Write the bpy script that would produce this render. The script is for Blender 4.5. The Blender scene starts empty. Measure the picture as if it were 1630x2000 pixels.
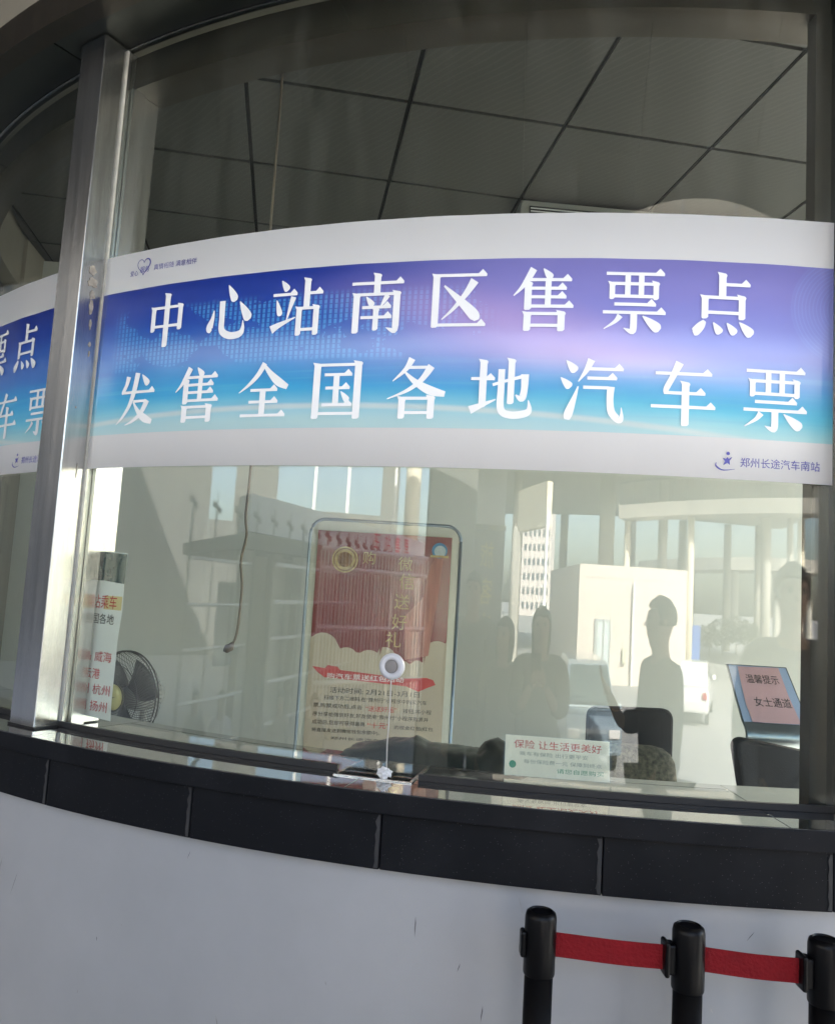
import bpy, math, random
import numpy as np
from mathutils import Vector, Matrix
from mathutils.geometry import delaunay_2d_cdt
random.seed(7)
rnd = random.Random(11)
R = math.radians
PI = math.pi
sc = bpy.context.scene
C = bpy.context.collection

# ------------------------------------------------------------------ camera
PITCH, ROLL = R(5.866), R(3.41)
cam = bpy.data.cameras.new('camera')
cam.sensor_fit = 'HORIZONTAL'
cam.sensor_width = 36
cam.lens = 36 * 1601.1 / 1630
cam.clip_start = 0.02
cam.clip_end = 6000
co = bpy.data.objects.new('camera', cam)
C.objects.link(co)
_c, _s, _cp, _sp = math.cos(ROLL), math.sin(ROLL), math.cos(PITCH), math.sin(PITCH)
_rt = Vector((_c, -_sp * _s, _cp * _s))
_up = Vector((-_s, -_sp * _c, _cp * _c))
_fw = Vector((0, _cp, _sp))
M = Matrix((_rt, _up, -_fw)).transposed().to_4x4()
M.translation = Vector((0, 0, 1.5))
co.matrix_world = M
sc.camera = co

# ------------------------------------------------------------------ light
SUN_EL, SUN_AZ = R(33), R(38)        # azimuth measured from +Y towards +X
w = bpy.data.worlds.new('World')
sc.world = w
w.use_nodes = True
nt = w.node_tree
bg = nt.nodes['Background']
sky = nt.nodes.new('ShaderNodeTexSky')
sky.sky_type = 'NISHITA'
sky.sun_disc = False
sky.sun_elevation = SUN_EL
sky.sun_rotation = SUN_AZ
sky.air_density = 1.0
sky.dust_density = 3.5
nt.links.new(sky.outputs[0], bg.inputs[0])
bg.inputs[1].default_value = 0.15
sun = bpy.data.lights.new('sun', 'SUN')
sun.energy = 5.0
sun.angle = R(0.5)
sun.color = (1.0, 0.965, 0.92)
so = bpy.data.objects.new('sun', sun)
C.objects.link(so)
sd = Vector((math.sin(SUN_AZ) * math.cos(SUN_EL), math.cos(SUN_AZ) * math.cos(SUN_EL), math.sin(SUN_EL)))
so.rotation_euler = sd.to_track_quat('Z', 'Y').to_euler()
sc.view_settings.view_transform = 'Standard'
sc.view_settings.look = 'None'
sc.view_settings.gamma = 1
sc.view_settings.use_curve_mapping = False
sc.view_settings.exposure = 2.7
sc.cycles.use_denoising = True
sc.cycles.max_bounces = 12
sc.cycles.diffuse_bounces = 5
sc.cycles.glossy_bounces = 6
sc.cycles.transparent_max_bounces = 16
sc.cycles.sample_clamp_indirect = 6

# ------------------------------------------------------------------ materials
MATS = {}


def mat(name, col=(.5, .5, .5), rough=.5, metal=0., var=0., vscale=3., bump=0., bscale=40., spec=.5, coat=0., emit=None,
        stretch=None, col2=None, coat_rough=.1):
    if name in MATS:
        return MATS[name]
    m = bpy.data.materials.new(name)
    m.use_nodes = True
    n, l = m.node_tree.nodes, m.node_tree.links
    b = n['Principled BSDF']
    b.inputs['Base Color'].default_value = (*col, 1)
    b.inputs['Roughness'].default_value = rough
    b.inputs['Metallic'].default_value = metal
    b.inputs['Specular IOR Level'].default_value = spec
    b.inputs['Coat Weight'].default_value = coat
    b.inputs['Coat Roughness'].default_value = coat_rough
    tc = n.new('ShaderNodeTexCoord')
    mp = n.new('ShaderNodeMapping')
    l.new(tc.outputs['Object'], mp.inputs[0])
    if stretch:
        mp.inputs['Scale'].default_value = stretch
    if var or col2:
        t = n.new('ShaderNodeTexNoise')
        t.inputs['Scale'].default_value = vscale
        t.inputs['Detail'].default_value = 6
        t.inputs['Roughness'].default_value = .6
        l.new(mp.outputs[0], t.inputs['Vector'])
        r = n.new('ShaderNodeValToRGB')
        r.color_ramp.elements[0].position = .32
        r.color_ramp.elements[1].position = .7
        c2 = col2 if col2 else tuple(c * (1 - var) for c in col)
        r.color_ramp.elements[0].color = (*c2, 1)
        r.color_ramp.elements[1].color = (*col, 1)
        l.new(t.outputs['Fac'], r.inputs[0])
        l.new(r.outputs[0], b.inputs['Base Color'])
        ra = n.new('ShaderNodeMapRange')
        ra.inputs[3].default_value = max(0, rough - .06)
        ra.inputs[4].default_value = min(1, rough + .08)
        l.new(t.outputs['Fac'], ra.inputs[0])
        l.new(ra.outputs[0], b.inputs['Roughness'])
    if bump:
        t2 = n.new('ShaderNodeTexNoise')
        t2.inputs['Scale'].default_value = bscale
        t2.inputs['Detail'].default_value = 4
        l.new(mp.outputs[0], t2.inputs['Vector'])
        bp = n.new('ShaderNodeBump')
        bp.inputs['Strength'].default_value = bump
        bp.inputs['Distance'].default_value = .004
        l.new(t2.outputs['Fac'], bp.inputs['Height'])
        l.new(bp.outputs[0], b.inputs['Normal'])
    if emit:
        b.inputs['Emission Color'].default_value = (*emit[0], 1)
        b.inputs['Emission Strength'].default_value = emit[1]
    MATS[name] = m
    return m


steel = mat('brushed_steel', (.60, .60, .59), .22, 1., var=.18, vscale=6, stretch=(9, 9, .6), bump=.12, bscale=60)
steel_dark = mat('brown_steel', (.07, .06, .05), .38, .8, var=.25, vscale=4, bump=.06, bscale=30)
soffit_m = mat('dark_soffit_metal', (.03, .033, .028), .3, .4, var=.25, vscale=3)
granite = None
white_paint = mat('white_panel_paint', (.43, .44, .465), .42, 0, var=.10, vscale=3.5, bump=.06, bscale=14)
rubber = mat('black_rubber', (.02, .02, .022), .5)
sealant = mat('pale_sealant', (.55, .54, .50), .5, var=.3, vscale=30)
beige = mat('beige_canopy_panel', (.24, .22, .18), .55, var=.08)
concrete = mat('viaduct_concrete', (.42, .40, .35), .8, var=.18, vscale=.4, bump=.3, bscale=6)
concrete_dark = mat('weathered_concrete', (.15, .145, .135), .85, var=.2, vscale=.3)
stone_block = mat('pinkish_stone_cladding', (.60, .54, .48), .7, var=.06, vscale=.8)
wall_m = mat('cream_interior_paint', (.58, .59, .55), .75, var=.05, vscale=1.2)
lead_m = mat('interior_floor_tile', (.55, .54, .50), .35, var=.1, vscale=2)
black_fab = mat('black_chair_fabric', (.014, .014, .017), .8, bump=.3, bscale=220)
black_plastic = mat('black_plastic', (.004, .004, .005), .33, spec=.2, var=.3, vscale=8)
paper = mat('white_paper', (.78, .78, .77), .6)
ink_red = mat('red_ink', (.55, .03, .035), .55)
ink_black = mat('black_ink', (.03, .03, .03), .55)
ink_blue = mat('navy_ink', (.09, .09, .36), .5)
letter_white = mat('white_print', (.87, .88, .91), .34, spec=.5, coat=1., coat_rough=.28)
skin_m = mat('skin', (.42, .26, .19), .55)
hair_m = mat('black_hair', (.015, .013, .012), .6)


def granite_mat():
    m = mat('black_speckled_granite', (.012, .012, .015), .22, spec=.18)
    n, l = m.node_tree.nodes, m.node_tree.links
    b = n['Principled BSDF']
    tc = n['Texture Coordinate']
    v = n.new('ShaderNodeTexVoronoi')
    v.inputs['Scale'].default_value = 150
    l.new(tc.outputs['Object'], v.inputs['Vector'])
    r = n.new('ShaderNodeValToRGB')
    r.color_ramp.elements[0].position = .03
    r.color_ramp.elements[1].position = .09
    r.color_ramp.elements[0].color = (.22, .22, .25, 1)
    r.color_ramp.elements[1].color = (.005, .006, .009, 1)
    l.new(v.outputs['Distance'], r.inputs[0])
    t = n.new('ShaderNodeTexNoise')
    t.inputs['Scale'].default_value = 4
    t.inputs['Detail'].default_value = 8
    l.new(tc.outputs['Object'], t.inputs['Vector'])
    mx = n.new('ShaderNodeMixRGB')
    mx.inputs[2].default_value = (.02, .021, .026, 1)
    rr = n.new('ShaderNodeMapRange')
    rr.inputs[1].default_value = .5
    rr.inputs[2].default_value = .75
    rr.inputs[4].default_value = .55
    l.new(t.outputs['Fac'], rr.inputs[0])
    l.new(rr.outputs[0], mx.inputs[0])
    l.new(r.outputs[0], mx.inputs[1])
    l.new(mx.outputs[0], b.inputs['Base Color'])
    rg = n.new('ShaderNodeMapRange')
    rg.inputs[3].default_value = .42
    rg.inputs[4].default_value = .6
    l.new(t.outputs['Fac'], rg.inputs[0])
    l.new(rg.outputs[0], b.inputs['Roughness'])
    return m


granite = granite_mat()
granite_top = mat('polished_black_granite', (.012, .012, .014), .035, spec=1.0, coat=1., coat_rough=.02)


def glass_mat(name, tint=(.93, .96, .93), f0=.07, dust=.02):
    m = bpy.data.materials.new(name)
    m.use_nodes = True
    n, l = m.node_tree.nodes, m.node_tree.links
    n.remove(n['Principled BSDF'])
    out = n['Material Output']
    tr = n.new('ShaderNodeBsdfTransparent')
    tr.inputs[0].default_value = (*tint, 1)
    gl = n.new('ShaderNodeBsdfGlossy')
    gl.inputs['Roughness'].default_value = 0.0
    gl.inputs[0].default_value = (1, 1, 1, 1)
    geo = n.new('ShaderNodeNewGeometry')
    dot = n.new('ShaderNodeVectorMath')
    dot.operation = 'DOT_PRODUCT'
    l.new(geo.outputs['Normal'], dot.inputs[0])
    l.new(geo.outputs['Incoming'], dot.inputs[1])

    def mth(op, a=None, b_=None):
        x = n.new('ShaderNodeMath')
        x.operation = op
        for i, v in enumerate((a, b_)):
            if v is None:
                continue
            if isinstance(v, (int, float)):
                x.inputs[i].default_value = v
            else:
                l.new(v, x.inputs[i])
        return x.outputs[0]
    ab = mth('ABSOLUTE', dot.outputs['Value'])
    om = mth('SUBTRACT', 1., ab)
    pw = mth('POWER', om, 5.)
    fr = mth('ADD', mth('MULTIPLY', pw, 1 - f0), f0)
    mx = n.new('ShaderNodeMixShader')
    l.new(fr, mx.inputs[0])
    l.new(tr.outputs[0], mx.inputs[1])
    l.new(gl.outputs[0], mx.inputs[2])
    df = n.new('ShaderNodeBsdfDiffuse')
    df.inputs[0].default_value = (.75, .75, .70, 1)
    tc = n.new('ShaderNodeTexCoord')
    mp = n.new('ShaderNodeMapping')
    mp.inputs['Scale'].default_value = (5, 5, .8)
    l.new(tc.outputs['Object'], mp.inputs[0])
    no = n.new('ShaderNodeTexNoise')
    no.inputs['Scale'].default_value = 3
    no.inputs['Detail'].default_value = 7
    l.new(mp.outputs[0], no.inputs['Vector'])
    mr = n.new('ShaderNodeMapRange')
    mr.inputs[1].default_value = .45
    mr.inputs[2].default_value = .8
    mr.inputs[3].default_value = dust * .5
    mr.inputs[4].default_value = dust * 6
    l.new(no.outputs['Fac'], mr.inputs[0])
    m2 = n.new('ShaderNodeMixShader')
    l.new(mr.outputs[0], m2.inputs[0])
    l.new(mx.outputs[0], m2.inputs[1])
    l.new(df.outputs[0], m2.inputs[2])
    l.new(m2.outputs[0], out.inputs['Surface'])
    MATS[name] = m
    return m


glass = glass_mat('window_glass', f0=.052, dust=.0035)
acrylic = glass_mat('clear_acrylic', (.98, .98, .97), .03, .01)

# ------------------------------------------------------------------ helpers


def obj(name, verts, faces, m=None, parent=None, smooth=False, bevel=0, uvs=None, mats=None, fmat=None):
    me = bpy.data.meshes.new(name)
    me.from_pydata([tuple(v) for v in verts], [], faces)
    if mats:
        for q in mats:
            me.materials.append(q)
        if fmat:
            me.polygons.foreach_set('material_index', fmat)
    elif m:
        me.materials.append(m)
    if uvs is not None:
        uvl = me.uv_layers.new(name='UVMap')
        for lp in me.loops:
            uvl.data[lp.index].uv = uvs[lp.vertex_index]
    if smooth:
        me.polygons.foreach_set('use_smooth', [True] * len(me.polygons))
    me.update()
    o = bpy.data.objects.new(name, me)
    C.objects.link(o)
    if parent:
        o.parent = parent
    if bevel:
        b = o.modifiers.new('bevel', 'BEVEL')
        b.width = bevel
        b.segments = 2
        b.limit_method = 'ANGLE'
    return o


def tag(o, label=None, cat=None, group=None, kind=None):
    if label:
        o['label'] = label
    if cat:
        o['category'] = cat
    if group:
        o['group'] = group
    if kind:
        o['kind'] = kind
    return o


def thing(name, label, cat, loc=(0, 0, 0), rz=0, group=None):
    o = bpy.data.objects.new(name, None)
    o.empty_display_size = .1
    C.objects.link(o)
    o.location = loc
    o.rotation_euler = (0, 0, rz)
    return tag(o, label, cat, group)


class G:
    """collects shapes into one mesh"""

    def __init__(s):
        s.v, s.f = [], []

    def add(s, v, f):
        k = len(s.v)
        s.v += [tuple(p) for p in v]
        s.f += [[i + k for i in q] for q in f]
        return s

    def box(s, c, d, rot=None):
        v = []
        for i in range(8):
            p = Vector(((i & 1) - .5, ((i >> 1) & 1) - .5, ((i >> 2) & 1) - .5))
            p = Vector((p.x * d[0], p.y * d[1], p.z * d[2]))
            if rot is not None:
                p = rot @ p
            v.append(p + Vector(c))
        return s.add(v, [[0, 2, 3, 1], [4, 5, 7, 6], [0, 1, 5, 4], [2, 6, 7, 3], [0, 4, 6, 2], [1, 3, 7, 5]])

    def tube(s, pts, rad, n=10, cap=True):
        pts = [Vector(p) for p in pts]
        rs = rad if isinstance(rad, (list, tuple)) else [rad] * len(pts)
        rings = []
        for i, p in enumerate(pts):
            t = (pts[min(i + 1, len(pts) - 1)] - pts[max(i - 1, 0)]).normalized()
            a = Vector((0, 0, 1)) if abs(t.z) < .9 else Vector((1, 0, 0))
            x = t.cross(a).normalized()
            y = t.cross(x).normalized()
            rings.append([p + (x * math.cos(2 * PI * k / n) + y * math.sin(2 * PI * k / n)) * rs[i] for k in range(n)])
        v = [q for r_ in rings for q in r_]
        f = []
        for i in range(len(pts) - 1):
            for k in range(n):
                f.append([i * n + k, i * n + (k + 1) % n, (i + 1) * n + (k + 1) % n, (i + 1) * n + k])
        if cap:
            f.append(list(range(n))[::-1])
            f.append([(len(pts) - 1) * n + k for k in range(n)])
        return s.add(v, f)

    def lathe(s, prof, c=(0, 0, 0), n=32, rot=None):
        v, f = [], []
        for r_, z in prof:
            for k in range(n):
                p = Vector((r_ * math.cos(2 * PI * k / n), r_ * math.sin(2 * PI * k / n), z))
                if rot is not None:
                    p = rot @ p
                v.append(p + Vector(c))
        m_ = len(prof)
        for i in range(m_ - 1):
            for k in range(n):
                f.append([i * n + k, i * n + (k + 1) % n, (i + 1) * n + (k + 1) % n, (i + 1) * n + k])
        f.append(list(range(n))[::-1])
        f.append([(m_ - 1) * n + k for k in range(n)])
        return s.add(v, f)

    def build(s, name, m, parent=None, smooth=False, bevel=0):
        return obj(name, s.v, s.f, m, parent, smooth, bevel)


AX, AY, RG = 0.7317, 4.8654, 3.12     # axis and glass radius of the round ticket office


def P(r, a, z):                        # a in degrees from the -Y side, positive to the right
    return (AX + r * math.sin(R(a)), AY - r * math.cos(R(a)), z)


def arcbox(g, r0, r1, a0, a1, z0, z1, step=1.5):
    n = max(1, int(math.ceil(abs(a1 - a0) / step)))
    v, f = [], []
    for i in range(n + 1):
        a = a0 + (a1 - a0) * i / n
        v += [P(r0, a, z0), P(r1, a, z0), P(r1, a, z1), P(r0, a, z1)]
    for i in range(n):
        b = 4 * i
        for k in range(4):
            f.append([b + k, b + 4 + k, b + 4 + (k + 1) % 4, b + (k + 1) % 4])
    f.append([0, 1, 2, 3])
    f.append([4 * n + 3, 4 * n + 2, 4 * n + 1, 4 * n])
    return g.add(v, f)


def outline_union(polys):
    """polygons (lists of 2D points) -> (verts, faces) of their union, triangulated"""
    vs, fs = [], []
    for p in polys:
        k = len(vs)
        a = sum(p[i][0] * p[(i + 1) % len(p)][1] - p[(i + 1) % len(p)][0] * p[i][1] for i in range(len(p)))
        if a < 0:
            p = p[::-1]
        vs += [Vector(q) for q in p]
        fs.append(list(range(k, k + len(p))))
    r_ = delaunay_2d_cdt(vs, [], fs, 0, 1e-6)
    ov = [tuple(v) for v in r_[0]]
    pl = [[tuple(vs[i]) for i in q] for q in fs]

    def inside(p, q):
        c_ = False
        j = len(q) - 1
        for i in range(len(q)):
            if (q[i][1] > p[1]) != (q[j][1] > p[1]) and p[0] < (q[j][0] - q[i][0]) * (p[1] - q[i][1]) / (q[j][1] - q[i][1]) + q[i][0]:
                c_ = not c_
            j = i
        return c_
    of = []
    for q in r_[2]:
        cx = sum(ov[i][0] for i in q) / len(q); cy = sum(ov[i][1] for i in q) / len(q)
        if any(inside((cx, cy), k) for k in pl):
            of.append(list(q))
    return ov, of


def catmull(pts, n=5):
    out = []
    m_ = len(pts)
    if m_ < 3:
        return pts
    for i in range(m_ - 1):
        p0 = pts[max(i - 1, 0)]
        p1, p2 = pts[i], pts[i + 1]
        p3 = pts[min(i + 2, m_ - 1)]
        for k in range(n):
            t = k / n
            out.append(tuple(.5 * ((2 * p1[j]) + (-p0[j] + p2[j]) * t + (2 * p0[j] - 5 * p1[j] + 4 * p2[j] - p3[j]) * t * t +
                                   (-p0[j] + 3 * p1[j] - 3 * p2[j] + p3[j]) * t ** 3) for j in range(len(p1))))
    out.append(pts[-1])
    return out


# ------------------------------------------------------------------ song-style brush strokes, box 0..100, y down
def Hs(x0, y, x1, t=5.2, s=1):
    e = [(x1 - 13, y - t / 2), (x1 - 6, y - 9.5), (x1 + 1.5, y - 1.5), (x1 + 1, y + t / 2)] if s else [(x1, y - t / 2), (x1, y + t / 2)]
    return [(x0, y - t / 2)] + e + [(x0, y + t / 2)]


def Vs(x, y0, y1, t=12, s=1):
    h = t / 2
    top = [(x - h - 3, y0 - 1), (x + h - 1, y0 + 1.5), (x + h + 1.5, y0 + 4), (x + h, y0 + 8)] if s else [(x - h, y0), (x + h, y0)]
    return top + [(x + h, y1 - 1.5), (x + h - 3, y1 + 1.2), (x - h + 2, y1 + 1.5), (x - h, y1)] + ([(x - h, y0 + 5)] if s else [])


def Ts(*p):
    """tapered stroke: points (x, y, width)"""
    q = catmull(list(p), 6)
    Lf, Rt = [], []
    for i, a in enumerate(q):
        b, c_ = q[max(i - 1, 0)], q[min(i + 1, len(q) - 1)]
        dx, dy = c_[0] - b[0], c_[1] - b[1]
        d = math.hypot(dx, dy) or 1
        nx, ny = -dy / d, dx / d
        Lf.append((a[0] + nx * a[2] / 2, a[1] + ny * a[2] / 2))
        Rt.append((a[0] - nx * a[2] / 2, a[1] - ny * a[2] / 2))
    return Lf + Rt[::-1]


def Dt(x0, y0, x1, y1, w_=15):
    return Ts((x0, y0, 1.5), (x0 * .55 + x1 * .45, y0 * .55 + y1 * .45, w_ * .75), (x0 * .15 + x1 * .85, y0 * .15 + y1 * .85, w_), (x1, y1, w_ * .45))


BX = lambda x0, x1, y0, y1, ym, t=11: [Vs(x0, y0, y1, t), Hs(x0, y0 + 3, x1, s=0), Vs(x1, y0 - 2, y1, t), Hs(x0, ym, x1, s=0)]
GL = {
    '中': BX(16, 84, 24, 70, 62, 11) + [Vs(50, 0, 100, 13)],
    '心': [Ts((15, 44, 2), (13, 58, 8), (7, 76, 15), (11, 82, 6)), Ts((33, 28, 13), (34, 60, 12), (36, 82, 13), (54, 92, 13), (76, 90, 12), (82, 80, 8), (81, 66, 1)),
         Dt(44, 0, 62, 30, 16), Dt(72, 32, 95, 66, 18)],
    '站': [Dt(16, 2, 30, 20, 13), Hs(0, 27, 48), Dt(8, 36, 17, 64, 11), Ts((42, 32, 11), (36, 52, 7), (30, 74, 2)), Ts((0, 88, 15), (14, 81, 10), (48, 68, 2)),
         Vs(69, 0, 54, 12), Hs(69, 27, 99)] + BX(55, 89, 50, 99, 90, 11),
    '南': [Hs(3, 17, 97), Vs(50, 0, 36, 12), Vs(13, 33, 100, 12), Hs(13, 36, 88, s=0), Vs(87, 31, 92, 12), Ts((87, 84, 11), (85, 98, 10), (70, 93, 1)),
         Dt(31, 40, 44, 56, 11), Ts((70, 38, 10), (64, 48, 7), (58, 58, 2)), Hs(24, 58, 76), Hs(22, 75, 78), Vs(50, 58, 96, 10)],
    '区': [Hs(8, 9, 97), Vs(12, 6, 94, 12), Hs(12, 91, 98), Ts((78, 18, 15), (64, 40, 10), (44, 64, 6), (24, 82, 2)),
         Ts((26, 26, 3), (44, 42, 9), (64, 60, 15), (80, 76, 18), (84, 84, 8))],
    '售': [Ts((32, 0, 12), (22, 18, 10), (12, 32, 6), (0, 44, 2)), Vs(24, 20, 66, 12), Dt(48, 0, 62, 16, 12), Hs(24, 18, 94), Hs(24, 32, 86), Hs(24, 46, 86), Hs(24, 61, 98),
         Vs(57, 18, 61, 10, 0)] + BX(24, 80, 70, 100, 92, 12),
    '票': [Hs(4, 7, 97)] + BX(14, 85, 20, 47, 43, 9) + [Vs(39, 7, 43, 9, 0), Vs(61, 7, 43, 9, 0), Hs(18, 56, 84), Hs(0, 69, 100), Vs(50, 69, 92, 11, 0),
         Ts((50, 86, 11), (48, 99, 10), (34, 94, 1)), Ts((28, 74, 10), (20, 84, 6), (2, 96, 1.5)), Dt(64, 74, 92, 96, 16)],
    '点': [Vs(48, 0, 40, 12), Hs(48, 19, 92)] + BX(20, 80, 37, 73, 64, 11) + [Ts((20, 78, 6), (14, 86, 13), (5, 96, 14), (2, 98, 6)), Dt(34, 80, 46, 97, 13),
         Dt(56, 80, 70, 97, 13), Dt(76, 78, 97, 98, 16)],
    '发': [Ts((26, 6, 12), (22, 22, 9), (14, 36, 8), (12, 40, 2)), Hs(12, 37, 96), Ts((50, 0, 13), (44, 34, 12), (34, 62, 9), (18, 84, 6), (2, 98, 1.5)),
         Hs(44, 55, 76, s=0), Ts((80, 54, 13), (68, 76, 10), (48, 92, 6), (26, 100, 1.5)), Ts((44, 56, 3), (58, 74, 9), (76, 88, 15), (96, 96, 9)), Dt(62, 4, 80, 24, 13)],
    '全': [Ts((50, 0, 10), (38, 20, 9), (20, 38, 6), (0, 52, 1.5)), Ts((48, 2, 5), (62, 18, 10), (80, 34, 15), (99, 44, 9)), Hs(24, 48, 78), Hs(22, 69, 80), Hs(6, 93, 96), Vs(50, 48, 93, 12, 0)],
    '国': [Vs(12, 4, 100, 13), Hs(12, 8, 88, s=0), Vs(88, 2, 100, 13), Hs(12, 92, 88, s=0), Hs(26, 25, 76), Hs(29, 48, 73), Hs(24, 77, 78), Vs(49, 25, 77, 11, 0), Dt(58, 54, 72, 71, 11)],
    '各': [Ts((40, 0, 12), (30, 18, 8), (8, 38, 1.5)), Hs(34, 15, 68, s=0), Ts((74, 13, 13), (58, 36, 9), (34, 54, 6), (0, 68, 1.5)), Ts((28, 22, 3), (48, 40, 10), (74, 54, 15), (99, 60, 9))] + BX(26, 76, 64, 100, 91, 12),
    '地': [Hs(0, 34, 38), Vs(20, 2, 80, 12), Ts((0, 86, 14), (16, 79, 9), (42, 68, 2)), Ts((36, 44, 5), (62, 36, 5), (88, 29, 6)), Ts((88, 26, 13), (88, 50, 11), (84, 66, 11), (74, 60, 2)),
         Vs(66, 0, 74, 11), Ts((50, 18, 11), (50, 50, 11), (51, 84, 12), (66, 93, 12), (88, 91, 12), (97, 84, 9), (95, 68, 1))],
    '汽': [Dt(8, 2, 24, 20, 14), Dt(0, 30, 16, 46, 13), Ts((28, 44, 2), (22, 64, 8), (14, 88, 14), (12, 98, 8)), Ts((48, 0, 12), (40, 18, 8), (28, 36, 1.5)), Hs(42, 15, 98), Hs(42, 30, 88), Hs(36, 45, 76, s=0),
         Ts((80, 43, 12), (79, 64, 11), (82, 84, 12), (94, 96, 11), (98, 90, 6), (97, 76, 1))],
    '车': [Hs(6, 18, 94), Ts((44, 0, 13), (34, 22, 10), (24, 42, 9), (22, 50, 5)), Hs(20, 49, 84), Hs(0, 71, 100), Vs(54, 30, 100, 12)],
}


def on_cyl(r):
    def f(a, x, z):
        return P(r, a + math.degrees(x / RG), z)
    return f


def flat_sheet(name, v2, faces, mapf, m, parent):
    return obj(name, [mapf(x, y) for x, y in v2], faces, m, parent)


def brush_char(ch, ac, z0, z1, wdt, r, m, parent):
    v, f = outline_union(GL[ch])
    # cut long spans so the print hugs the curve
    pts = [P(r, ac + math.degrees((x / 100 - .5) * wdt / RG), z1 - (y / 100) * (z1 - z0)) for x, y in v]
    return obj('printed_character', pts, [q[::-1] for q in f], m, parent)


_tc = {}


def text2d(body, bold=0.0, spacing=1.0):
    key = (body, bold, spacing)
    if key not in _tc:
        c = bpy.data.curves.new('t', 'FONT')
        c.body = body
        c.offset = 0
        c.space_character = spacing
        c.resolution_u = 3
        o = bpy.data.objects.new('t', c)
        C.objects.link(o)
        me = bpy.data.meshes.new_from_object(o)
        v = [(p.co.x, p.co.y) for p in me.vertices]
        f = [list(p.vertices) for p in me.polygons]
        bpy.data.objects.remove(o)
        bpy.data.curves.remove(c)
        bpy.data.meshes.remove(me)
        xs = [p[0] for p in v]
        ys = [p[1] for p in v]
        _tc[key] = (v, f, min(xs), max(xs), min(ys), max(ys))
    return _tc[key]


def text(name, body, mapf, m, parent, x0, x1, yc, h=None, bold=.012, align_h=True):
    """fit text to [x0,x1], centred at yc, height h; mapf maps 2D to 3D"""
    v, f, a, b, c, d = text2d(body, bold)
    sx = (x1 - x0) / (b - a)
    sy = sx if h is None else h / (d - c)
    return obj(name, [mapf(x0 + (p[0] - a) * sx, yc + (p[1] - (c + d) / 2) * sy) for p in v], f, m, parent)


# ================================================================== GROUND
street = obj('street', [(-2500, -2500, -1.1), (2500, -2500, -1.1), (2500, 2500, -1.1), (-2500, 2500, -1.1)], [[0, 1, 2, 3]],
             mat('pale_street_concrete', (.34, .335, .32), .9, var=.25, vscale=.15, bump=.2, bscale=3))
tag(street, kind='structure')
g = G()
g.lathe([(7.7, -1.11), (7.7, 0)], (AX, AY, 0), 96)
tag(g.build('platform', mat('plaza_paving', (.36, .35, .32), .6, var=.3, vscale=2.5, bump=.2, bscale=20)), kind='structure')
steps = thing('entrance_steps', 'pale concrete steps ringing the ticket office platform', 'steps', (0, 0, 0))
for i in range(6):
    g = G()
    arcbox(g, 7.7, 7.7 + .3 * (i + 1), -100, 100, -.157 * (i + 2), -.157 * (i + 1), 4)
    g.build('step', concrete, steps)

# ================================================================== TICKET OFFICE
A0, A1 = -80, 62
PITCHP = 36.63
office = thing('ticket_office', 'round ticket office with curved glazing, black granite ledge and white wall', 'building', (0, 0, 0))
g = G(); arcbox(g, 3.05, 3.20, A0, A1, 0, .945)
lw = g.build('lower_wall', white_paint, office, smooth=False)
lw.data.polygons.foreach_set('use_smooth', [True] * len(lw.data.polygons))
_m = lw.modifiers.new('e', 'EDGE_SPLIT'); _m.split_angle = R(30)
sc_m = mat('scuff_mark', (.52, .52, .52), .6, var=.5, vscale=40)
sd_m = mat('dark_scuff', (.16, .16, .17), .7, var=.4, vscale=40)
rr = random.Random(21)
for q in range(38):
    a_, z_ = rr.uniform(-42, 4), rr.uniform(.45, .90)
    ln, wd_ = rr.choice((.01, .02, .05)) * rr.uniform(.5, 1.3), rr.uniform(.0006, .0018)
    th = rr.gauss(PI / 2, .5)
    cx_, cz_ = math.cos(th), math.sin(th)
    p_ = [(-ln / 2, 0), (-ln * .1, wd_), (ln / 2, wd_ * .3), (ln * .2, -wd_)]
    obj('scuff', [P(3.2006, a_ + math.degrees((u * cx_ - w_ * cz_) / 3.2), z_ + u * cz_ + w_ * cx_) for u, w_ in p_], [[0, 1, 2, 3]], sc_m if q % 3 else sd_m, lw)
obj('chip', [P(3.2008, -37.2 + .22 * math.cos(k), .78 + .012 * math.sin(k) * (1 + .5 * math.cos(3 * k))) for k in [2 * PI * i / 12 for i in range(12)]], [list(range(12))], sc_m, lw)
# granite apron slabs with open joints
joints = [-13.7 + 7.78 * k for k in range(-8, 9)]
dz_ = [0, .0015, -.001, .001, 0, -.0015]
for i, (a, b) in enumerate(zip(joints[:-1], joints[1:])):
    if b < A0 or a > A1:
        continue
    g = G(); arcbox(g, 3.06, 3.238 + dz_[i % 6] * .5, a + .012, b - .012, .947, 1.062)
    g.build('granite_apron', granite, office, bevel=.002)
gs = mat('grout_smear', (.055, .055, .06), .7, var=.7, vscale=25, stretch=(1, 1, .3))
for jn in joints:
    if -50 < jn < 20:
        pts_ = []
        for k in range(9):
            zz_ = .95 + k * .013
            pts_.append((jn - .10 - .12 * abs(math.sin(k * 1.7 + jn)), zz_))
        for k in range(8, -1, -1):
            zz_ = .95 + k * .013
            pts_.append((jn - .045, zz_))
        obj('grout_smear', [P(3.2400, a_, z_) for a_, z_ in pts_], [[i, 17 - i, 16 - i, i + 1] for i in range(8)], gs, office)
g = G(); arcbox(g, 3.06, 3.215, A0, A1, .9475, 1.061)
g.build('apron_backing', rubber, office)
# counter top slabs with tray opening
tops = [-60.8, -45.5, -30.3, -15.05, .2, 15.4, 30.7]
TA0, TA1, TR0, TR1 = -16.15, -12.95, 2.95, 3.165


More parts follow.
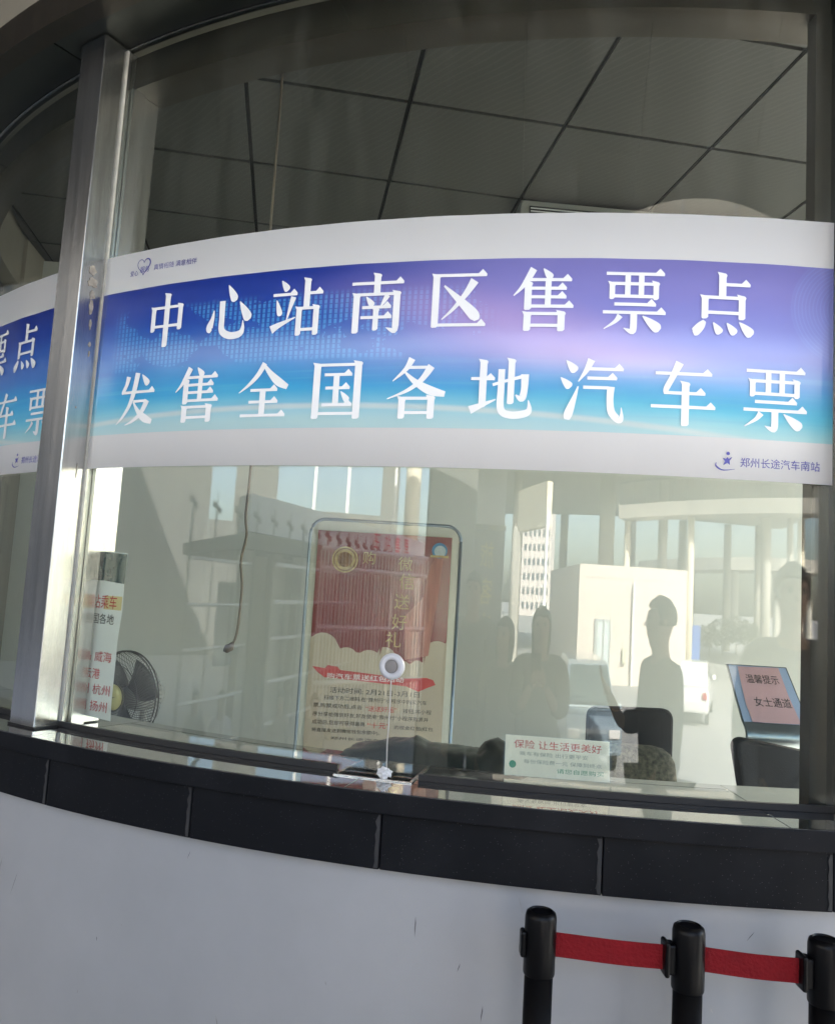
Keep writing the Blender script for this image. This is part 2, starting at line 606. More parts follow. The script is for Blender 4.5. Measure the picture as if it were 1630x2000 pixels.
def slab(a, b):
    g = G()
    if a < TA0 < b or a < TA1 < b or (a >= TA0 and b <= TA1):
        for (r0, r1, x0, x1) in ((2.9, TR0, a, b), (TR1, 3.262, a, b), (TR0, TR1, a, max(a, min(b, TA0))), (TR0, TR1, min(b, max(a, TA1)), b)):
            if x1 - x0 > .01:
                arcbox(g, r0, r1, x0, x1, 1.0635, 1.105)
        return g
    return arcbox(g, 2.9, 3.262, a, b, 1.0635, 1.105)


for a, b in zip(tops[:-1], tops[1:]):
    slab(a + .006, b - .006).build('counter_slab', granite_top, office, bevel=.0015)
g = G(); arcbox(g, 3.2625, 3.2665, A0, A1, 1.0640, 1.1035)
g.build('counter_edge', granite, office, bevel=.0015)
g = G(); arcbox(g, 3.2625, 3.2645, A0, A1, 1.10355, 1.1047)
g.build('worn_edge', mat('worn_granite_edge', (.10, .10, .11), .5, var=.8, vscale=30), office)
# thin black strip standing in for the shadow gap under the ledge edge
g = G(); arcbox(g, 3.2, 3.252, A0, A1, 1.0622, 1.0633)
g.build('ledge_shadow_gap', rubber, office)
# document tray
tray = thing('document_tray', 'sunken steel document tray cut into the black counter under the glass', 'tray')
g = G()
for (r0, r1, x0, x1) in ((TR0, TR0 + .008, TA0, TA1), (TR1 - .008, TR1, TA0, TA1), (TR0 + .008, TR1 - .008, TA0, TA0 + .15), (TR0 + .008, TR1 - .008, TA1 - .15, TA1)):
    arcbox(g, r0 if r0 > TR0 else TR0 + .0005, r1, x0 + .01, x1 - .01, 1.012, 1.1075, 1)
g.build('rim', steel, tray)
g = G(); arcbox(g, TR0 + .001, TR1 - .001, TA0 + .02, TA1 - .02, 1.0, 1.01, 1)
g.build('basin', mat('dull_steel', (.03, .03, .03), .5, .3, var=.2), tray)
# glazing bays
for k in (-1, 0, 1):
    off = k * PITCHP
    aL, aR = -31.6 + off, 3.0 + off
    wn = thing('window_pane', None, None); wn.parent = office
    g = G(); arcbox(g, 3.112, 3.12, aL - .25, aR + .25, 1.1065, 3.02, .75)
    o = g.build('glass', glass, wn, smooth=True)
    _m = o.modifiers.new('e', 'EDGE_SPLIT'); _m.split_angle = R(30)
    if k == 0:
        for (x0, x1) in ((aL, TA0 - .1), (TA1 + .1, aR)):
            g = G(); arcbox(g, 3.118, 3.128, x0, x1, 1.1055, 1.119)
            g.build('gasket', rubber, wn)
    else:
        g = G(); arcbox(g, 3.118, 3.128, aL, aR, 1.1055, 1.119)
        g.build('gasket', rubber, wn)
    g = G(); arcbox(g, 3.1205, 3.1245, aL, aR, 3.004, 3.0095)
    g.build('top_trim', steel, wn)
    # inner frame seen through the glass
    g = G(); arcbox(g, 3.06, 3.100, aL + .03, aL + .25, 1.106, 2.9)
    g.build('inner_mullion', steel, wn)
    g = G(); arcbox(g, 3.06, 3.100, aR - .72, aR - .03, 1.106, 2.9)
    g.build('inner_mullion', steel_dark, wn)  # darker steel on this side stands in for a dark reflection
    g = G(); arcbox(g, 2.99, 3.092, aL, aR, 2.902, 3.0)
    g.build('inner_transom', steel_dark, wn)
for k in (-1, 0, 1, 2):
    off = k * PITCHP
    pil = thing('steel_pillar', None, None); pil.parent = office
    g = G(); arcbox(g, 3.0, 3.198, -33.52 + off, -31.62 + off, 1.1065, 3.008, 1)
    g.build('cladding', steel, pil, bevel=.0025)
    g = G(); arcbox(g, 3.13, 3.2, -33.6 + off, -31.52 + off, 1.1055, 1.1105, 1)
    g.build('sealant_line', rubber, pil)
    g = G(); arcbox(g, 3.121, 3.127, -31.615 + off, -31.5 + off, 1.12, 3.0, 1)
    g.build('seal_strip', sealant, pil)
    if k == 0:
        # torn tape residue and rust runs on the right cheek of the pillar
        def cheek(r_, z_):
            p = Vector(P(r_, -31.62, z_))
            t = Vector((math.cos(R(-31.62)), math.sin(R(-31.62)), 0))
            return p + t * .0012
        rr = random.Random(3)
        tape_m = mat('torn_tape_residue', (.50, .45, .38), .6, var=.5, vscale=60)
        for (rc, zc, w_, h_) in ((3.163, 2.335, .03, .028), (3.160, 2.30, .034, .030), (3.157, 2.265, .016, .03), (3.158, 2.235, .014, .045), (3.154, 2.185, .008, .03), (3.150, 2.13, .010, .014), (3.149, 2.105, .006, .02),
                               (3.15, 1.78, .003, .05), (3.172, 1.95, .004, .006), (3.168, 1.63, .003, .004)):
            pts = []
            for q in range(14):
                an = 2 * PI * q / 14
                k2 = rr.uniform(.6, 1.15)
                pts.append(cheek(rc + math.cos(an) * w_ / 2 * k2, zc + math.sin(an) * h_ / 2 * k2))
            obj('tape_residue', pts, [list(range(14))], tape_m, pil)
# soffit ring above the glazing
k = -37
sj = [-81.5, -66.0, -50.4, -34.79, -19.2, -3.6, 12, 27.5, 43, 58.6]
for a, b in zip(sj[:-1], sj[1:]):
    g = G(); arcbox(g, 3.10, 3.245, a + .06, b - .06, 3.0115, 3.05)
    g.build('soffit_panel', soffit_m, office)
g = G(); arcbox(g, 3.247, 3.302, A0, A1, 3.004, 3.10)
g.build('soffit_trim', steel_dark, office)
g = G(); arcbox(g, 3.02, 3.3, A0, A1, 3.06, 14, 3)
g.build('upper_wall', beige, office)
# back of the drum and roof
g = G(); arcbox(g, 3.0, 3.2, 62, 63, 0, 14, 3)
g.build('rear_wall', beige, office)
g = G(); arcbox(g, 3.0, 3.2, 150, 280, 0, 14, 4)
g.build('rear_wall', beige, office)
g = G(); arcbox(g, 3.0, 3.2, 63, 150, 3.35, 14, 4)
g.build('rear_wall', beige, office)
g = G(); g.lathe([(3.19, 3.42), (3.19, 3.6)], (AX, AY, 0), 64)
g.build('roof_slab', concrete, office)
# tall block added out of view behind, to shade the left of the forecourt
shade_bld = thing('shade_building', 'tall beige block added unseen behind the ticket office to shade the forecourt', 'building')
g = G(); g.box((-13.7, 14, 7.9), (35.4, 11, 18))
g.build('wall', beige, shade_bld)
for i in range(9):
    for j in range(4):
        g = G(); g.box((-28 + i * 3.8, 8.46, 3 + j * 3.8), (2.2, .1, 2.0)); g.build('window', mat('tower_window', (.08, .1, .12), .2), shade_bld)
# canopy
can = thing('canopy', 'beige panelled canopy reaching out over the ticket office front', 'canopy')
for i, a in enumerate(range(-96, 96, 12)):
    for (r0, r1) in ((3.31, 5.2), (5.205, 7.1), (7.105, 9.0)):
        if r0 > 7 and -13 < a < 24:
            continue
        g = G(); arcbox(g, r0, r1, a + .04, a + 11.96, 4.8, 4.86, 4)
        g.build('soffit_tile', beige if r0 < 4 else mat('grey_canopy_panel', (.07, .07, .065), .55, var=.1), can)  # outer rings darker in colour to dim their reflection in the upper glass
g = G(); arcbox(g, 3.31, 9.02, -96, -12, 4.87, 5.3, 3); arcbox(g, 3.31, 7.1, -12, 24, 4.87, 5.3, 3); arcbox(g, 3.31, 9.02, 24, 96, 4.87, 5.3, 3)
g.build('canopy_deck', concrete, can)
gcp = MATS['grey_canopy_panel']
for q in range(6):
    a_s = -12 + q * 6
    v, f = [], []
    for k in range(25):
        a = a_s + .02 + (5.96) * k / 24
        t = abs(a - 7) / 15
        rb_ = 9.0 - (1.2 * (math.cos(t * PI / 2) ** .8) if t < 1 else 0)
        v += [P(7.102, a, 4.8), P(rb_, a, 4.8), P(rb_, a, 5.2), P(7.102, a, 5.2)]
    for k in range(24):
        for j in range(4):
            f.append([4 * k + j, 4 * k + 4 + j, 4 * k + 4 + (j + 1) % 4, 4 * k + (j + 1) % 4])
    f += [[0, 1, 2, 3], [99, 98, 97, 96]]
    obj('soffit_tile', v, f, gcp, can)
for q in range(32):
    g = G(); arcbox(g, 9.022, 9.06, -96 + q * 6 + .03, -96 + (q + 1) * 6 - .03, 4.78, 5.6, 3)
    g.build('fascia_panel', mat('fascia_grey_beige', (.17, .16, .14), .6, var=.1), can)

# ================================================================== INTERIOR
CZ = 3.32
cg = R(9.0)
e1 = Vector((math.cos(cg), math.sin(cg)))
e2 = Vector((-math.sin(cg), math.cos(cg)))
O0 = Vector((-.118, 2.87))
tile_m = mat('perforated_ceiling_metal', (.042, .042, .038), .5, .0, var=.06, vscale=2)
tn, tl = tile_m.node_tree.nodes, tile_m.node_tree.links
_b = tn['Principled BSDF']
wv = tn.new('ShaderNodeTexWave')
wv.bands_direction = 'DIAGONAL'
wv.inputs['Scale'].default_value = 16
wv.inputs['Distortion'].default_value = 3.5
wv.inputs['Detail'].default_value = 0
wv.inputs['Detail Scale'].default_value = .35
tl.new(tn['Texture Coordinate'].outputs['Object'], wv.inputs['Vector'])
mm = tn.new('ShaderNodeMixRGB')
mm.blend_type = 'MULTIPLY'
cr = tn.new('ShaderNodeValToRGB')
cr.color_ramp.elements[0].position = .0
cr.color_ramp.elements[0].color = (.97, .97, .97, 1)
cr.color_ramp.elements[1].position = .96
cr.color_ramp.elements[1].color = (1.22, 1.22, 1.22, 1)
cr.color_ramp.elements.new(.75).color = (.97, .97, .97, 1)
tl.new(wv.outputs['Fac'], cr.inputs[0])
src_ = _b.inputs['Base Color'].links[0].from_socket
mm.inputs[0].default_value = 1
tl.new(src_, mm.inputs[1])
tl.new(cr.outputs[0], mm.inputs[2])
tl.new(mm.outputs[0], _b.inputs['Base Color'])
circ = [(AX + 3.0 * math.cos(2 * PI * k / 72), AY + 3.0 * math.sin(2 * PI * k / 72)) for k in range(72)]


def clip(poly, clipper):
    out = poly
    for i in range(len(clipper)):
        a, b = clipper[i], clipper[(i + 1) % len(clipper)]
        inp, out = out, []
        ins = lambda p: (b[0] - a[0]) * (p[1] - a[1]) - (b[1] - a[1]) * (p[0] - a[0]) >= 0
        for j in range(len(inp)):
            p, q = inp[j], inp[(j + 1) % len(inp)]
            if ins(p) != ins(q):
                d1 = (b[0] - a[0]) * (p[1] - a[1]) - (b[1] - a[1]) * (p[0] - a[0])
                d2 = (b[0] - a[0]) * (q[1] - a[1]) - (b[1] - a[1]) * (q[0] - a[0])
                t = d1 / (d1 - d2)
                x = (p[0] + (q[0] - p[0]) * t, p[1] + (q[1] - p[1]) * t)
                out += [x, q] if ins(q) else [x]
            elif ins(q):
                out.append(q)
        if not out:
            return []
    return out


ceil = obj('ceiling', [(AX + 2.99 * math.cos(2 * PI * k / 72), AY + 2.99 * math.sin(2 * PI * k / 72), CZ + .02) for k in range(72)] + [(AX + 2.99 * math.cos(2 * PI * k / 72), AY + 2.99 * math.sin(2 * PI * k / 72), CZ + .06) for k in range(72)],
           [list(range(72))[::-1], list(range(72, 144))] + [[k, (k + 1) % 72, 72 + (k + 1) % 72, 72 + k] for k in range(72)],
           mat('dark_ceiling_grid', (.004, .004, .004), .8, spec=.1))
tag(ceil, kind='structure')
for i in range(-6, 9):
    for j in range(-4, 9):
        b = .583
        c0 = O0 + e1 * (i * .6 + .0085) + e2 * (j * .6 + .0085)
        q = [c0, c0 + e1 * b, c0 + e1 * b + e2 * b, c0 + e2 * b]
        q = clip([tuple(p) for p in q], circ)
        if len(q) < 3:
            continue
        ar = abs(sum(q[k][0] * q[(k + 1) % len(q)][1] - q[(k + 1) % len(q)][0] * q[k][1] for k in range(len(q)))) / 2
        if ar < .004:
            continue
        n_ = len(q)
        z_ = CZ + rnd.uniform(-.0012, .0012)
        v = [(x, y, z_) for x, y in q] + [(x, y, z_ + .012) for x, y in q]
        f = [list(range(n_))[::-1], list(range(n_, 2 * n_))] + [[k, (k + 1) % n_, n_ + (k + 1) % n_, n_ + k] for k in range(n_)]
        obj('ceiling_tile', v, f, tile_m, ceil)
fl = obj('floor', [(AX + 3.04 * math.cos(2 * PI * k / 72), AY + 3.04 * math.sin(2 * PI * k / 72), .012) for k in range(72)], [list(range(72))], lead_m)
tag(fl, kind='structure')
# back partition wall
g = G(); g.box((AX - .55, 4.66, 1.66), (5.0, .1, 3.3))
iw = g.build('partition_wall', wall_m)
tag(iw, kind='structure')
g = G(); g.box((AX - .55, 4.604, .06), (5.0, .012, .12))
g.build('skirting', mat('skirting_stone', (.2, .17, .14), .4), iw)

# long lamp housing under the ceiling
lampb = thing('ceiling_lamp', 'unlit white lamp housing under the ceiling just above the banner', 'lamp', (.90, 3.72, 3.27), R(4))
g = G(); g.box((0, 0, 0), (1.06, .30, .075))
g.build('housing', mat('lamp_housing', (.34, .34, .31), .4), lampb, bevel=.006)
g = G(); g.box((0.01, -.154, -.008), (1.0, .006, .034))
g.build('slot', mat('lamp_slot', (.02, .02, .02), .5), lampb)
for q in range(2):
    g = G(); g.box((0.01, -.158, -.016 + q * .014), (.99, .004, .004))
    g.build('louvre', paper, lampb)
for q in (-.5, .5):
    g = G(); g.box((q, -.13, .04), (.02, .02, .02)); g.build('bracket', steel, lampb)

# framed promotion poster on a board
board = thing('poster_board', 'tall display board with rounded grey-blue frame holding the red promotion poster', 'display board', (-.125, 3.25, 0), 0)


def rrect(x0, x1, z0, z1, r_, n=6):
    pts = []
    for cx, cz, a0 in ((x1 - r_, z1 - r_, 0), (x0 + r_, z1 - r_, 90), (x0 + r_, z0 + r_, 180), (x1 - r_, z0 + r_, 270)):
        for k in range(n + 1):
            a = R(a0 + 90 * k / n)
            pts.append((cx + r_ * math.cos(a), cz + r_ * math.sin(a)))
    return pts


fr_pts = rrect(-.295, .305, .45, 1.785, .06)
g = G()
N_ = len(fr_pts)
g.add([(x, .012, z) for x, z in fr_pts] + [(x, .03, z) for x, z in fr_pts], [list(range(N_)), list(range(N_, 2 * N_))[::-1]] + [[k, N_ + k, N_ + (k + 1) % N_, (k + 1) % N_] for k in range(N_)])
g.build('board_face', mat('board_enamel', (.60, .60, .53), .35), board)
g = G()
g.tube([(x, 0.012, z) for x, z in fr_pts] + [(fr_pts[0][0], .012, fr_pts[0][1])], .0065, 8)
g.build('frame', mat('blue_grey_frame', (.28, .34, .40), .3, .5), board, smooth=True)
for sx in (-.2, .22):
    g = G(); g.tube([(sx, .03, 1.4), (sx + .02, .22, .0125)], .012)
    g.build('leg', steel, board)
    g = G(); g.tube([(sx, .03, .5), (sx + .01, -.10, .0125)], .012)
    g.build('leg', steel, board)
poster = thing('promotion_poster', 'red and cream promotion poster with a gold coin and small black text', 'poster', (-.125, 3.25, 0), 0)
PY = .004
pm = lambda lay: (lambda x, z: (x, PY - lay * .0008, z))
X0, X1, ZB, ZT = -.264, .27, .93, 1.74
pred = mat('poster_red', (.19, .005, .012), .32, var=.25, vscale=5, coat=.6)
pcream = mat('poster_cream', (.46, .39, .30), .4, coat=.5, var=.1)
pgold = mat('poster_gold', (.55, .40, .15), .35, var=.45, vscale=60)
pgold2 = mat('poster_gold_dark', (.26, .12, .04), .4, var=.5, vscale=50)


def quad(name, x0, x1, z0, z1, lay, m, par, f=None):
    mf = (f or pm)(lay)
    return obj(name, [mf(x0, z0), mf(x1, z0), mf(x1, z1), mf(x0, z1)], [[0, 1, 2, 3]], m, par)


def disc(name, x, z, r_, lay, m, par, n=28, f=None, r2=None):
    mf = (f or pm)(lay)
    if r2 is None:
        return obj(name, [mf(x + r_ * math.cos(2 * PI * k / n), z + r_ * math.sin(2 * PI * k / n)) for k in range(n)], [list(range(n))], m, par)
    v = [mf(x + q * math.cos(2 * PI * k / n), z + q * math.sin(2 * PI * k / n)) for q in (r2, r_) for k in range(n)]
    return obj(name, v, [[k, (k + 1) % n, n + (k + 1) % n, n + k] for k in range(n)], m, par)


quad('poster_sheet', X0, X1, ZB - .35, ZT, 0, pcream, poster)
# red field with scalloped lower edge
cl = [(X0, ZT - .0), (X0, 1.32)]
edge = []
for (cx, cz, cr_, a0, a1) in ((-.215, 1.275, .062, 135, 20), (-.12, 1.235, .05, 120, 40), (-.03, 1.225, .055, 130, 40), (.03, 1.25, .045, 120, 30), (.105, 1.215, .03, 150, 40), (.16, 1.22, .03, 140, 30), (.235, 1.27, .06, 150, 60)):
    for k in range(7):
        a = R(a0 + (a1 - a0) * k / 6)
        edge.append((cx + cr_ * math.cos(a), cz + cr_ * math.sin(a)))
edge = sorted(edge, key=lambda p: p[0])
poly = [(X0 + .001, ZT - .001)] + [(X0 + .001, edge[0][1])] + [e for e in edge if X0 < e[0] < X1] + [(X1 - .001, 1.33), (X1 - .001, ZT - .001)]
v, f = outline_union([poly])
obj('red_field', [pm(1)(x, z) for x, z in v], f, pred, poster)
disc('coin', -.15, 1.628, .052, 2, pgold, poster)
disc('coin_ring', -.15, 1.628, .046, 3, pgold2, poster, r2=.041)
disc('coin_core', -.15, 1.628, .030, 3, pgold2, poster)
disc('emblem', .222, 1.685, .031, 2, mat('emblem_blue', (.05, .22, .42), .4), poster)
disc('emblem', .224, 1.682, .023, 3, mat('emblem_pale', (.55, .66, .70), .4, var=.3, vscale=60), poster)
quad('emblem_ribbon', .187, .258, 1.657, 1.666, 4, pgold, poster)
mf = pm(2)
wf = mat('poster_waterfall', (.52, .22, .18), .4, var=.5, vscale=9, stretch=(6, 1, .7))
obj('light_streak', [mf(*p) for p in ((.205, 1.655), (.238, 1.655), (.225, 1.5), (.20, 1.27), (.11, 1.25), (.10, 1.42), (.17, 1.50), (.18, 1.60))], [list(range(8))], wf, poster)
for ch, x, z, s in (('购', -.055, 1.64, .05), ('微', .09, 1.625, .055), ('信', .10, 1.555, .062), ('送', .085, 1.475, .06), ('好', .08, 1.395, .06), ('礼', .06, 1.325, .06)):
    text('gold_character', ch, pm(3), pgold, poster, x - s / 2, x + s / 2, z, s, .02)
# ribbon
rb = [(-.25, 1.205), (-.20, 1.20), (-.19, 1.212), (-.15, 1.208), (-.14, 1.196), (.12, 1.178), (.20, 1.185), (.225, 1.178), (.235, 1.16), (.20, 1.145), (.17, 1.13), (.12, 1.148), (-.13, 1.162), (-.20, 1.165), (-.23, 1.185)]
v, f = outline_union([rb])
obj('red_ribbon', [pm(2)(x, z) for x, z in v], f, mat('ribbon_red', (.45, .03, .03), .4), poster)
text('ribbon_text', '购汽车票送红包活动', pm(4), paper, poster, -.19, .11, 1.172, .022)
text('poster_text', '活动时间: 2月21日-3月1日', pm(2), ink_black, poster, -.175, .175, 1.118, .022)
lines = ['扫描下方二维码,在“豫州行”小程序中购买汽车', '票,购票成功后,点击', '序分享给微信好友,好友使用“豫州行”小程序购票并', '成功后,您即可获得最高', '将直接发送到微信钱包余额中)。']
text('poster_text', lines[0], pm(2), ink_black, poster, -.195, .205, 1.088, .0175)
text('poster_text', lines[1], pm(2), ink_black, poster, -.235, -.045, 1.057, .0175)
text('poster_text', '“送送好运”', pm(2), ink_red, poster, -.03, .09, 1.055, .021, .012)
text('poster_text', '按钮,将小程', pm(2), ink_black, poster, .115, .225, 1.053, .0175)
text('poster_text', lines[2], pm(2), ink_black, poster, -.235, .215, 1.024, .0175)
text('poster_text', lines[3], pm(2), ink_black, poster, -.235, -.03, .993, .0175)
text('poster_text', '“十元”', pm(2), ink_red, poster, -.02, .065, .992, .022, .012)
text('poster_text', '的现金红包(红包', pm(2), ink_black, poster, .085, .235, .988, .0175)
text('poster_text', lines[4], pm(2), ink_black, poster, -.235, .03, .962, .0175)
text('poster_text', '郑州长途汽车南站', pm(2), ink_black, poster, -.16, .1, .935, .011)

# hanging cord with a plug
g = G()
pts = catmull([(-.546, 2.62, 3.3), (-.544, 2.62, 2.5), (-.545, 2.62, 1.89), (-.549, 2.62, 1.73), (-.541, 2.62, 1.66), (-.552, 2.62, 1.58), (-.542, 2.62, 1.49), (-.546, 2.62, 1.36), (-.556, 2.62, 1.318)], 6)
g.tube(pts, .0042, 6)
cord = thing('hanging_cord', 'brown cord with a plug hanging loose behind the glass', 'cord')
g.build('cord', mat('cord_brown', (.16, .13, .10), .6), cord, smooth=True)
g = G(); g.tube([(-.556, 2.62, 1.32), (-.564, 2.62, 1.305), (-.574, 2.62, 1.300), (-.582, 2.62, 1.302)], [.006, .013, .014, .011], 10)
g.build('plug', mat('plug_brown', (.09, .07, .055), .5), cord, smooth=True)

# desk fan
fan = thing('desk_fan', 'round wire-cage fan with a yellow hub beside the pillar', 'fan', (-1.075, 3.22, 0), R(-30))
hubm = mat('yellow_hub', (.52, .47, .18), .35)
cage = mat('fan_cage', (.035, .035, .03), .35, .2)
rotf = Matrix.Rotation(R(90), 3, 'X')
HZ = 1.052
RF = .172
g = G()
for k in range(96):
    a = 2 * PI * k / 96
    pts = [(math.cos(a + t * .35) * rr_, -(.045 + .02 * math.sqrt(max(0, 1 - (rr_ / RF) ** 2))) + (.03 if rr_ >= RF else 0), HZ + math.sin(a + t * .35) * rr_) for t, rr_ in ((0, .05), (.25, .09), (.5, .13), (.8, .163), (1, RF))]
    g.tube(pts, .0013, 4, False)
fg = g.build('cage_wires', cage, fan)
g = G()
for rr_, yy in ((.05, -.064), (.12, -.057), (RF, -.015), (RF, 0.0)):
    ring = [(rr_ * math.cos(2 * PI * k / 40), yy, HZ + rr_ * math.sin(2 * PI * k / 40)) for k in range(41)]
    g.tube(ring, .0030 if rr_ == RF else .0016, 6)
g.build('cage_ring', cage, fan)
g = G()
for k in range(48):
    a = 2 * PI * k / 48
    g.tube([(math.cos(a) * .04, .06, HZ + math.sin(a) * .04), (math.cos(a) * .13, .055, HZ + math.sin(a) * .13), (math.cos(a) * RF, 0, HZ + math.sin(a) * RF)], .001, 4, False)
g.build('rear_cage', cage, fan)
g = G(); g.lathe([(.0, .078), (.03, .077), (.044, .071), (.049, .062), (.049, .055)], (0, 0, HZ), 32, rotf)
hb = g.build('hub', hubm, fan, smooth=True)
g = G()
g.add([(-.026, -.0785, HZ - .003), (-.005, -.0790, HZ + .001), (.0, -.079, HZ + .006), (.008, -.079, HZ + .001), (.028, -.0785, HZ + .006), (.006, -.079, HZ - .004), (-.002, -.079, HZ - .002)], [list(range(7))])
g.build('hub_mark', ink_black, hb)
g = G()
for k in range(3):
    a0 = 2 * PI * k / 3 + .4
    v, f = [], []
    for i in range(6):
        r_ = .04 + .115 * i / 5
        for j in range(6):
            a = a0 + (j / 5 - .5) * (1.35 - .2 * i / 5) + .25 * i / 5
            v.append((r_ * math.cos(a), .015 - .03 * (j / 5), HZ + r_ * math.sin(a)))
    for i in range(5):
        for j in range(5):
            f.append([i * 6 + j, i * 6 + j + 1, i * 6 + j + 7, i * 6 + j + 6])
    g.add(v, f)
bl = g.build('blades', mat('fan_blade', (.05, .055, .04), .3), fan, smooth=True)
_m = bl.modifiers.new('s', 'SOLIDIFY'); _m.thickness = .0025
g = G(); g.lathe([(.045, -.15), (.06, -.12), (.062, -.05), (.05, -.02)], (0, 0, HZ), 20, rotf)
g.build('motor', mat('fan_body', (.30, .31, .28), .4), fan, smooth=True)
g = G(); g.tube([(0, .09, HZ - .03), (0, .09, .5)], .014); g.lathe([(.16, .012), (.16, .03), (.05, .05), (.02, .12), (.014, .5)], (0, .09, 0), 24)
g.build('stand', mat('fan_body', (.30, .31, .28), .4), fan)

# destination notice taped inside the glass
notice = thing('destination_notice', 'narrow white notice with red city names taped behind the glass beside the pillar', 'notice')
RN = 3.05
nm = lambda a, z, lay=0: P(RN + lay * .0008, a, z)
wob = [(-29.50, 1.572), (-29.58, 1.50), (-29.52, 1.42), (-29.66, 1.34), (-29.66, 1.25), (-29.68, 1.18), (-29.62, 1.127)]
v = []
for (a, z) in wob:
    v += [nm(-33.0, z + .0), nm(-32, z), nm(-30.8, z), nm(a, z - .003)]
f = []
for i in range(len(wob) - 1):
    for j in range(3):
        f.append([i * 4 + j, i * 4 + 4 + j, i * 4 + 5 + j, i * 4 + 1 + j])
obj('paper_sheet', v, f, paper, notice)
ph = mat('photo_print', (.004, .03, .035), .15, col2=(.05, .08, .075), vscale=30, coat=1)
obj('photo_print', [nm(-33, 1.492, 1), nm(-31, 1.492, 1), nm(-29.56, 1.486, 1), nm(-29.52, 1.566, 1), nm(-31, 1.570, 1), nm(-33, 1.572, 1)], [[0, 1, 4, 5], [1, 2, 3, 4]], ph, notice)
nmap = lambda lay: (lambda x, z: P(RN + lay * .0008, x, z))
text('notice_text', '站乘车', nmap(2), ink_red, notice, -31.75, -29.95, 1.435, .037, .012)
obj('yellow_patch', [nm(-30.9, 1.415, 1), nm(-29.6, 1.415, 1), nm(-29.6, 1.452, 1), nm(-30.9, 1.452, 1)], [[0, 1, 2, 3]], mat('yellow_print', (.72, .58, .28), .5), notice)
text('notice_text', '国各地', nmap(2), ink_black, notice, -31.65, -30.05, 1.389, .028, .02)
text('notice_text', '青岛 威海', nmap(2), ink_red, notice, -32.7, -29.95, 1.288, .028, .015)
text('notice_text', '连云港', nmap(2), ink_red, notice, -32.5, -30.7, 1.242, .028, .015)
text('notice_text', '苏州 杭州', nmap(2), ink_red, notice, -32.7, -29.85, 1.201, .028, .015)
text('notice_text', '徐州 扬州', nmap(2), ink_red, notice, -32.8, -29.95, 1.157, .028, .015)

# intercom speaker on the glass with its cable
mic = thing('intercom_speaker', 'round white intercom disc stuck on the glass with a thin cable running down', 'intercom')
mp = Vector(P(3.121, -14.22, 1.343))
nr = Vector((math.sin(R(-14.22)), -math.cos(R(-14.22)), 0))
rm = nr.to_track_quat('Z', 'Y').to_matrix()
g = G(); g.lathe([(.0285, 0), (.029, .004), (.0275, .010), (.023, .0125), (.0155, .012), (.0150, .009)], mp, 40, rm)
g.build('housing', mat('intercom_white', (.62, .62, .66), .3), mic, smooth=True)
g = G(); g.lathe([(.0148, .0095), (.013, .0108), (.001, .0112)], mp, 32, rm)
g.build('grille', mat('intercom_grille', (.30, .28, .28), .7, bump=.6, bscale=900), mic, smooth=True)
g = G(); b_ = mp + nr * .004
g.tube([b_ + Vector((0, 0, -.027)), b_ + Vector((.001, 0, -.10)), b_ + Vector((0, 0, -.17)), b_ + Vector((.002, 0, -.222))], .0016, 6)
g.build('cable', mat('cable_grey', (.5, .48, .46), .5), mic)
# crumpled tissue where the cable ends
tis_m = mat('crumpled_tissue', (.80, .80, .82), .8)
import bmesh
bm = bmesh.new()
bmesh.ops.create_icosphere(bm, subdivisions=3, radius=1)
rr = random.Random(5)
for vtx in bm.verts:
    from mathutils import noise
    d = 1 + .55 * noise.noise(vtx.co * 2.3) + .3 * noise.noise(vtx.co * 5)
    vtx.co = Vector((vtx.co.x * .014 * d, vtx.co.y * .012 * d, vtx.co.z * .012 * d))
me = bpy.data.meshes.new('crumpled_tissue'); bm.to_mesh(me); bm.free(); me.materials.append(tis_m)
o = bpy.data.objects.new('crumpled_tissue', me); C.objects.link(o); o.location = P(3.145, -14.15, 1.117)
tag(o, 'white crumpled tissue wrapped round the cable end on the counter', 'tissue')

# black plastic sheet draped over the inner counter
bm = bmesh.new()
NU, NV = 60, 14
prof = [(-17.4, .010), (-16.5, .022), (-15.6, .036), (-14.6, .040), (-14.2, .050), (-13.5, .036), (-12, .032), (-10.9, .030), (-10.6, .052), (-10.2, .062), (-9.7, .050), (-9.2, .032), (-8.6, .014), (-8.1, .003)]
grid = []
for i in range(NU):
    u = i / (NU - 1)
    a = -17.4 + 9.3 * u
    for q in range(len(prof) - 1):
        if prof[q][0] <= a <= prof[q + 1][0] + 1e-6:
            t = (a - prof[q][0]) / (prof[q + 1][0] - prof[q][0]); H_ = prof[q][1] * (1 - t) + prof[q + 1][1] * t
            break
    row = []
    for j in range(NV):
        vv = j / (NV - 1)
        r_ = 2.90 - .10 + .165 * vv
        hh = H_ * math.sin(PI * min(1, .15 + vv * .85)) ** .6 if 0 < vv < 1 else .0
        zz = 1.107 + hh * (1 + .10 * noise.noise(Vector((u * 10, vv * 3, 0)))) + .003 * noise.noise(Vector((u * 30, vv * 6, 3)))
        row.append(bm.verts.new(P(r_, a + .3 * noise.noise(Vector((u * 9, vv * 6, 7))), max(zz, 1.1065))))
    grid.append(row)
for i in range(NU - 1):
    for j in range(NV - 1):
        bm.faces.new((grid[i][j], grid[i + 1][j], grid[i + 1][j + 1], grid[i][j + 1]))
me = bpy.data.meshes.new('black_plastic_sheet'); bm.to_mesh(me); bm.free(); me.materials.append(mat('crinkled_black_bag', (.03, .036, .036), .3, coat=.3))
me.polygons.foreach_set('use_smooth', [True] * len(me.polygons))
o = bpy.data.objects.new('black_plastic_sheet', me); C.objects.link(o)
tag(o, 'crinkled black plastic sheet draped behind the document tray', 'plastic sheet')

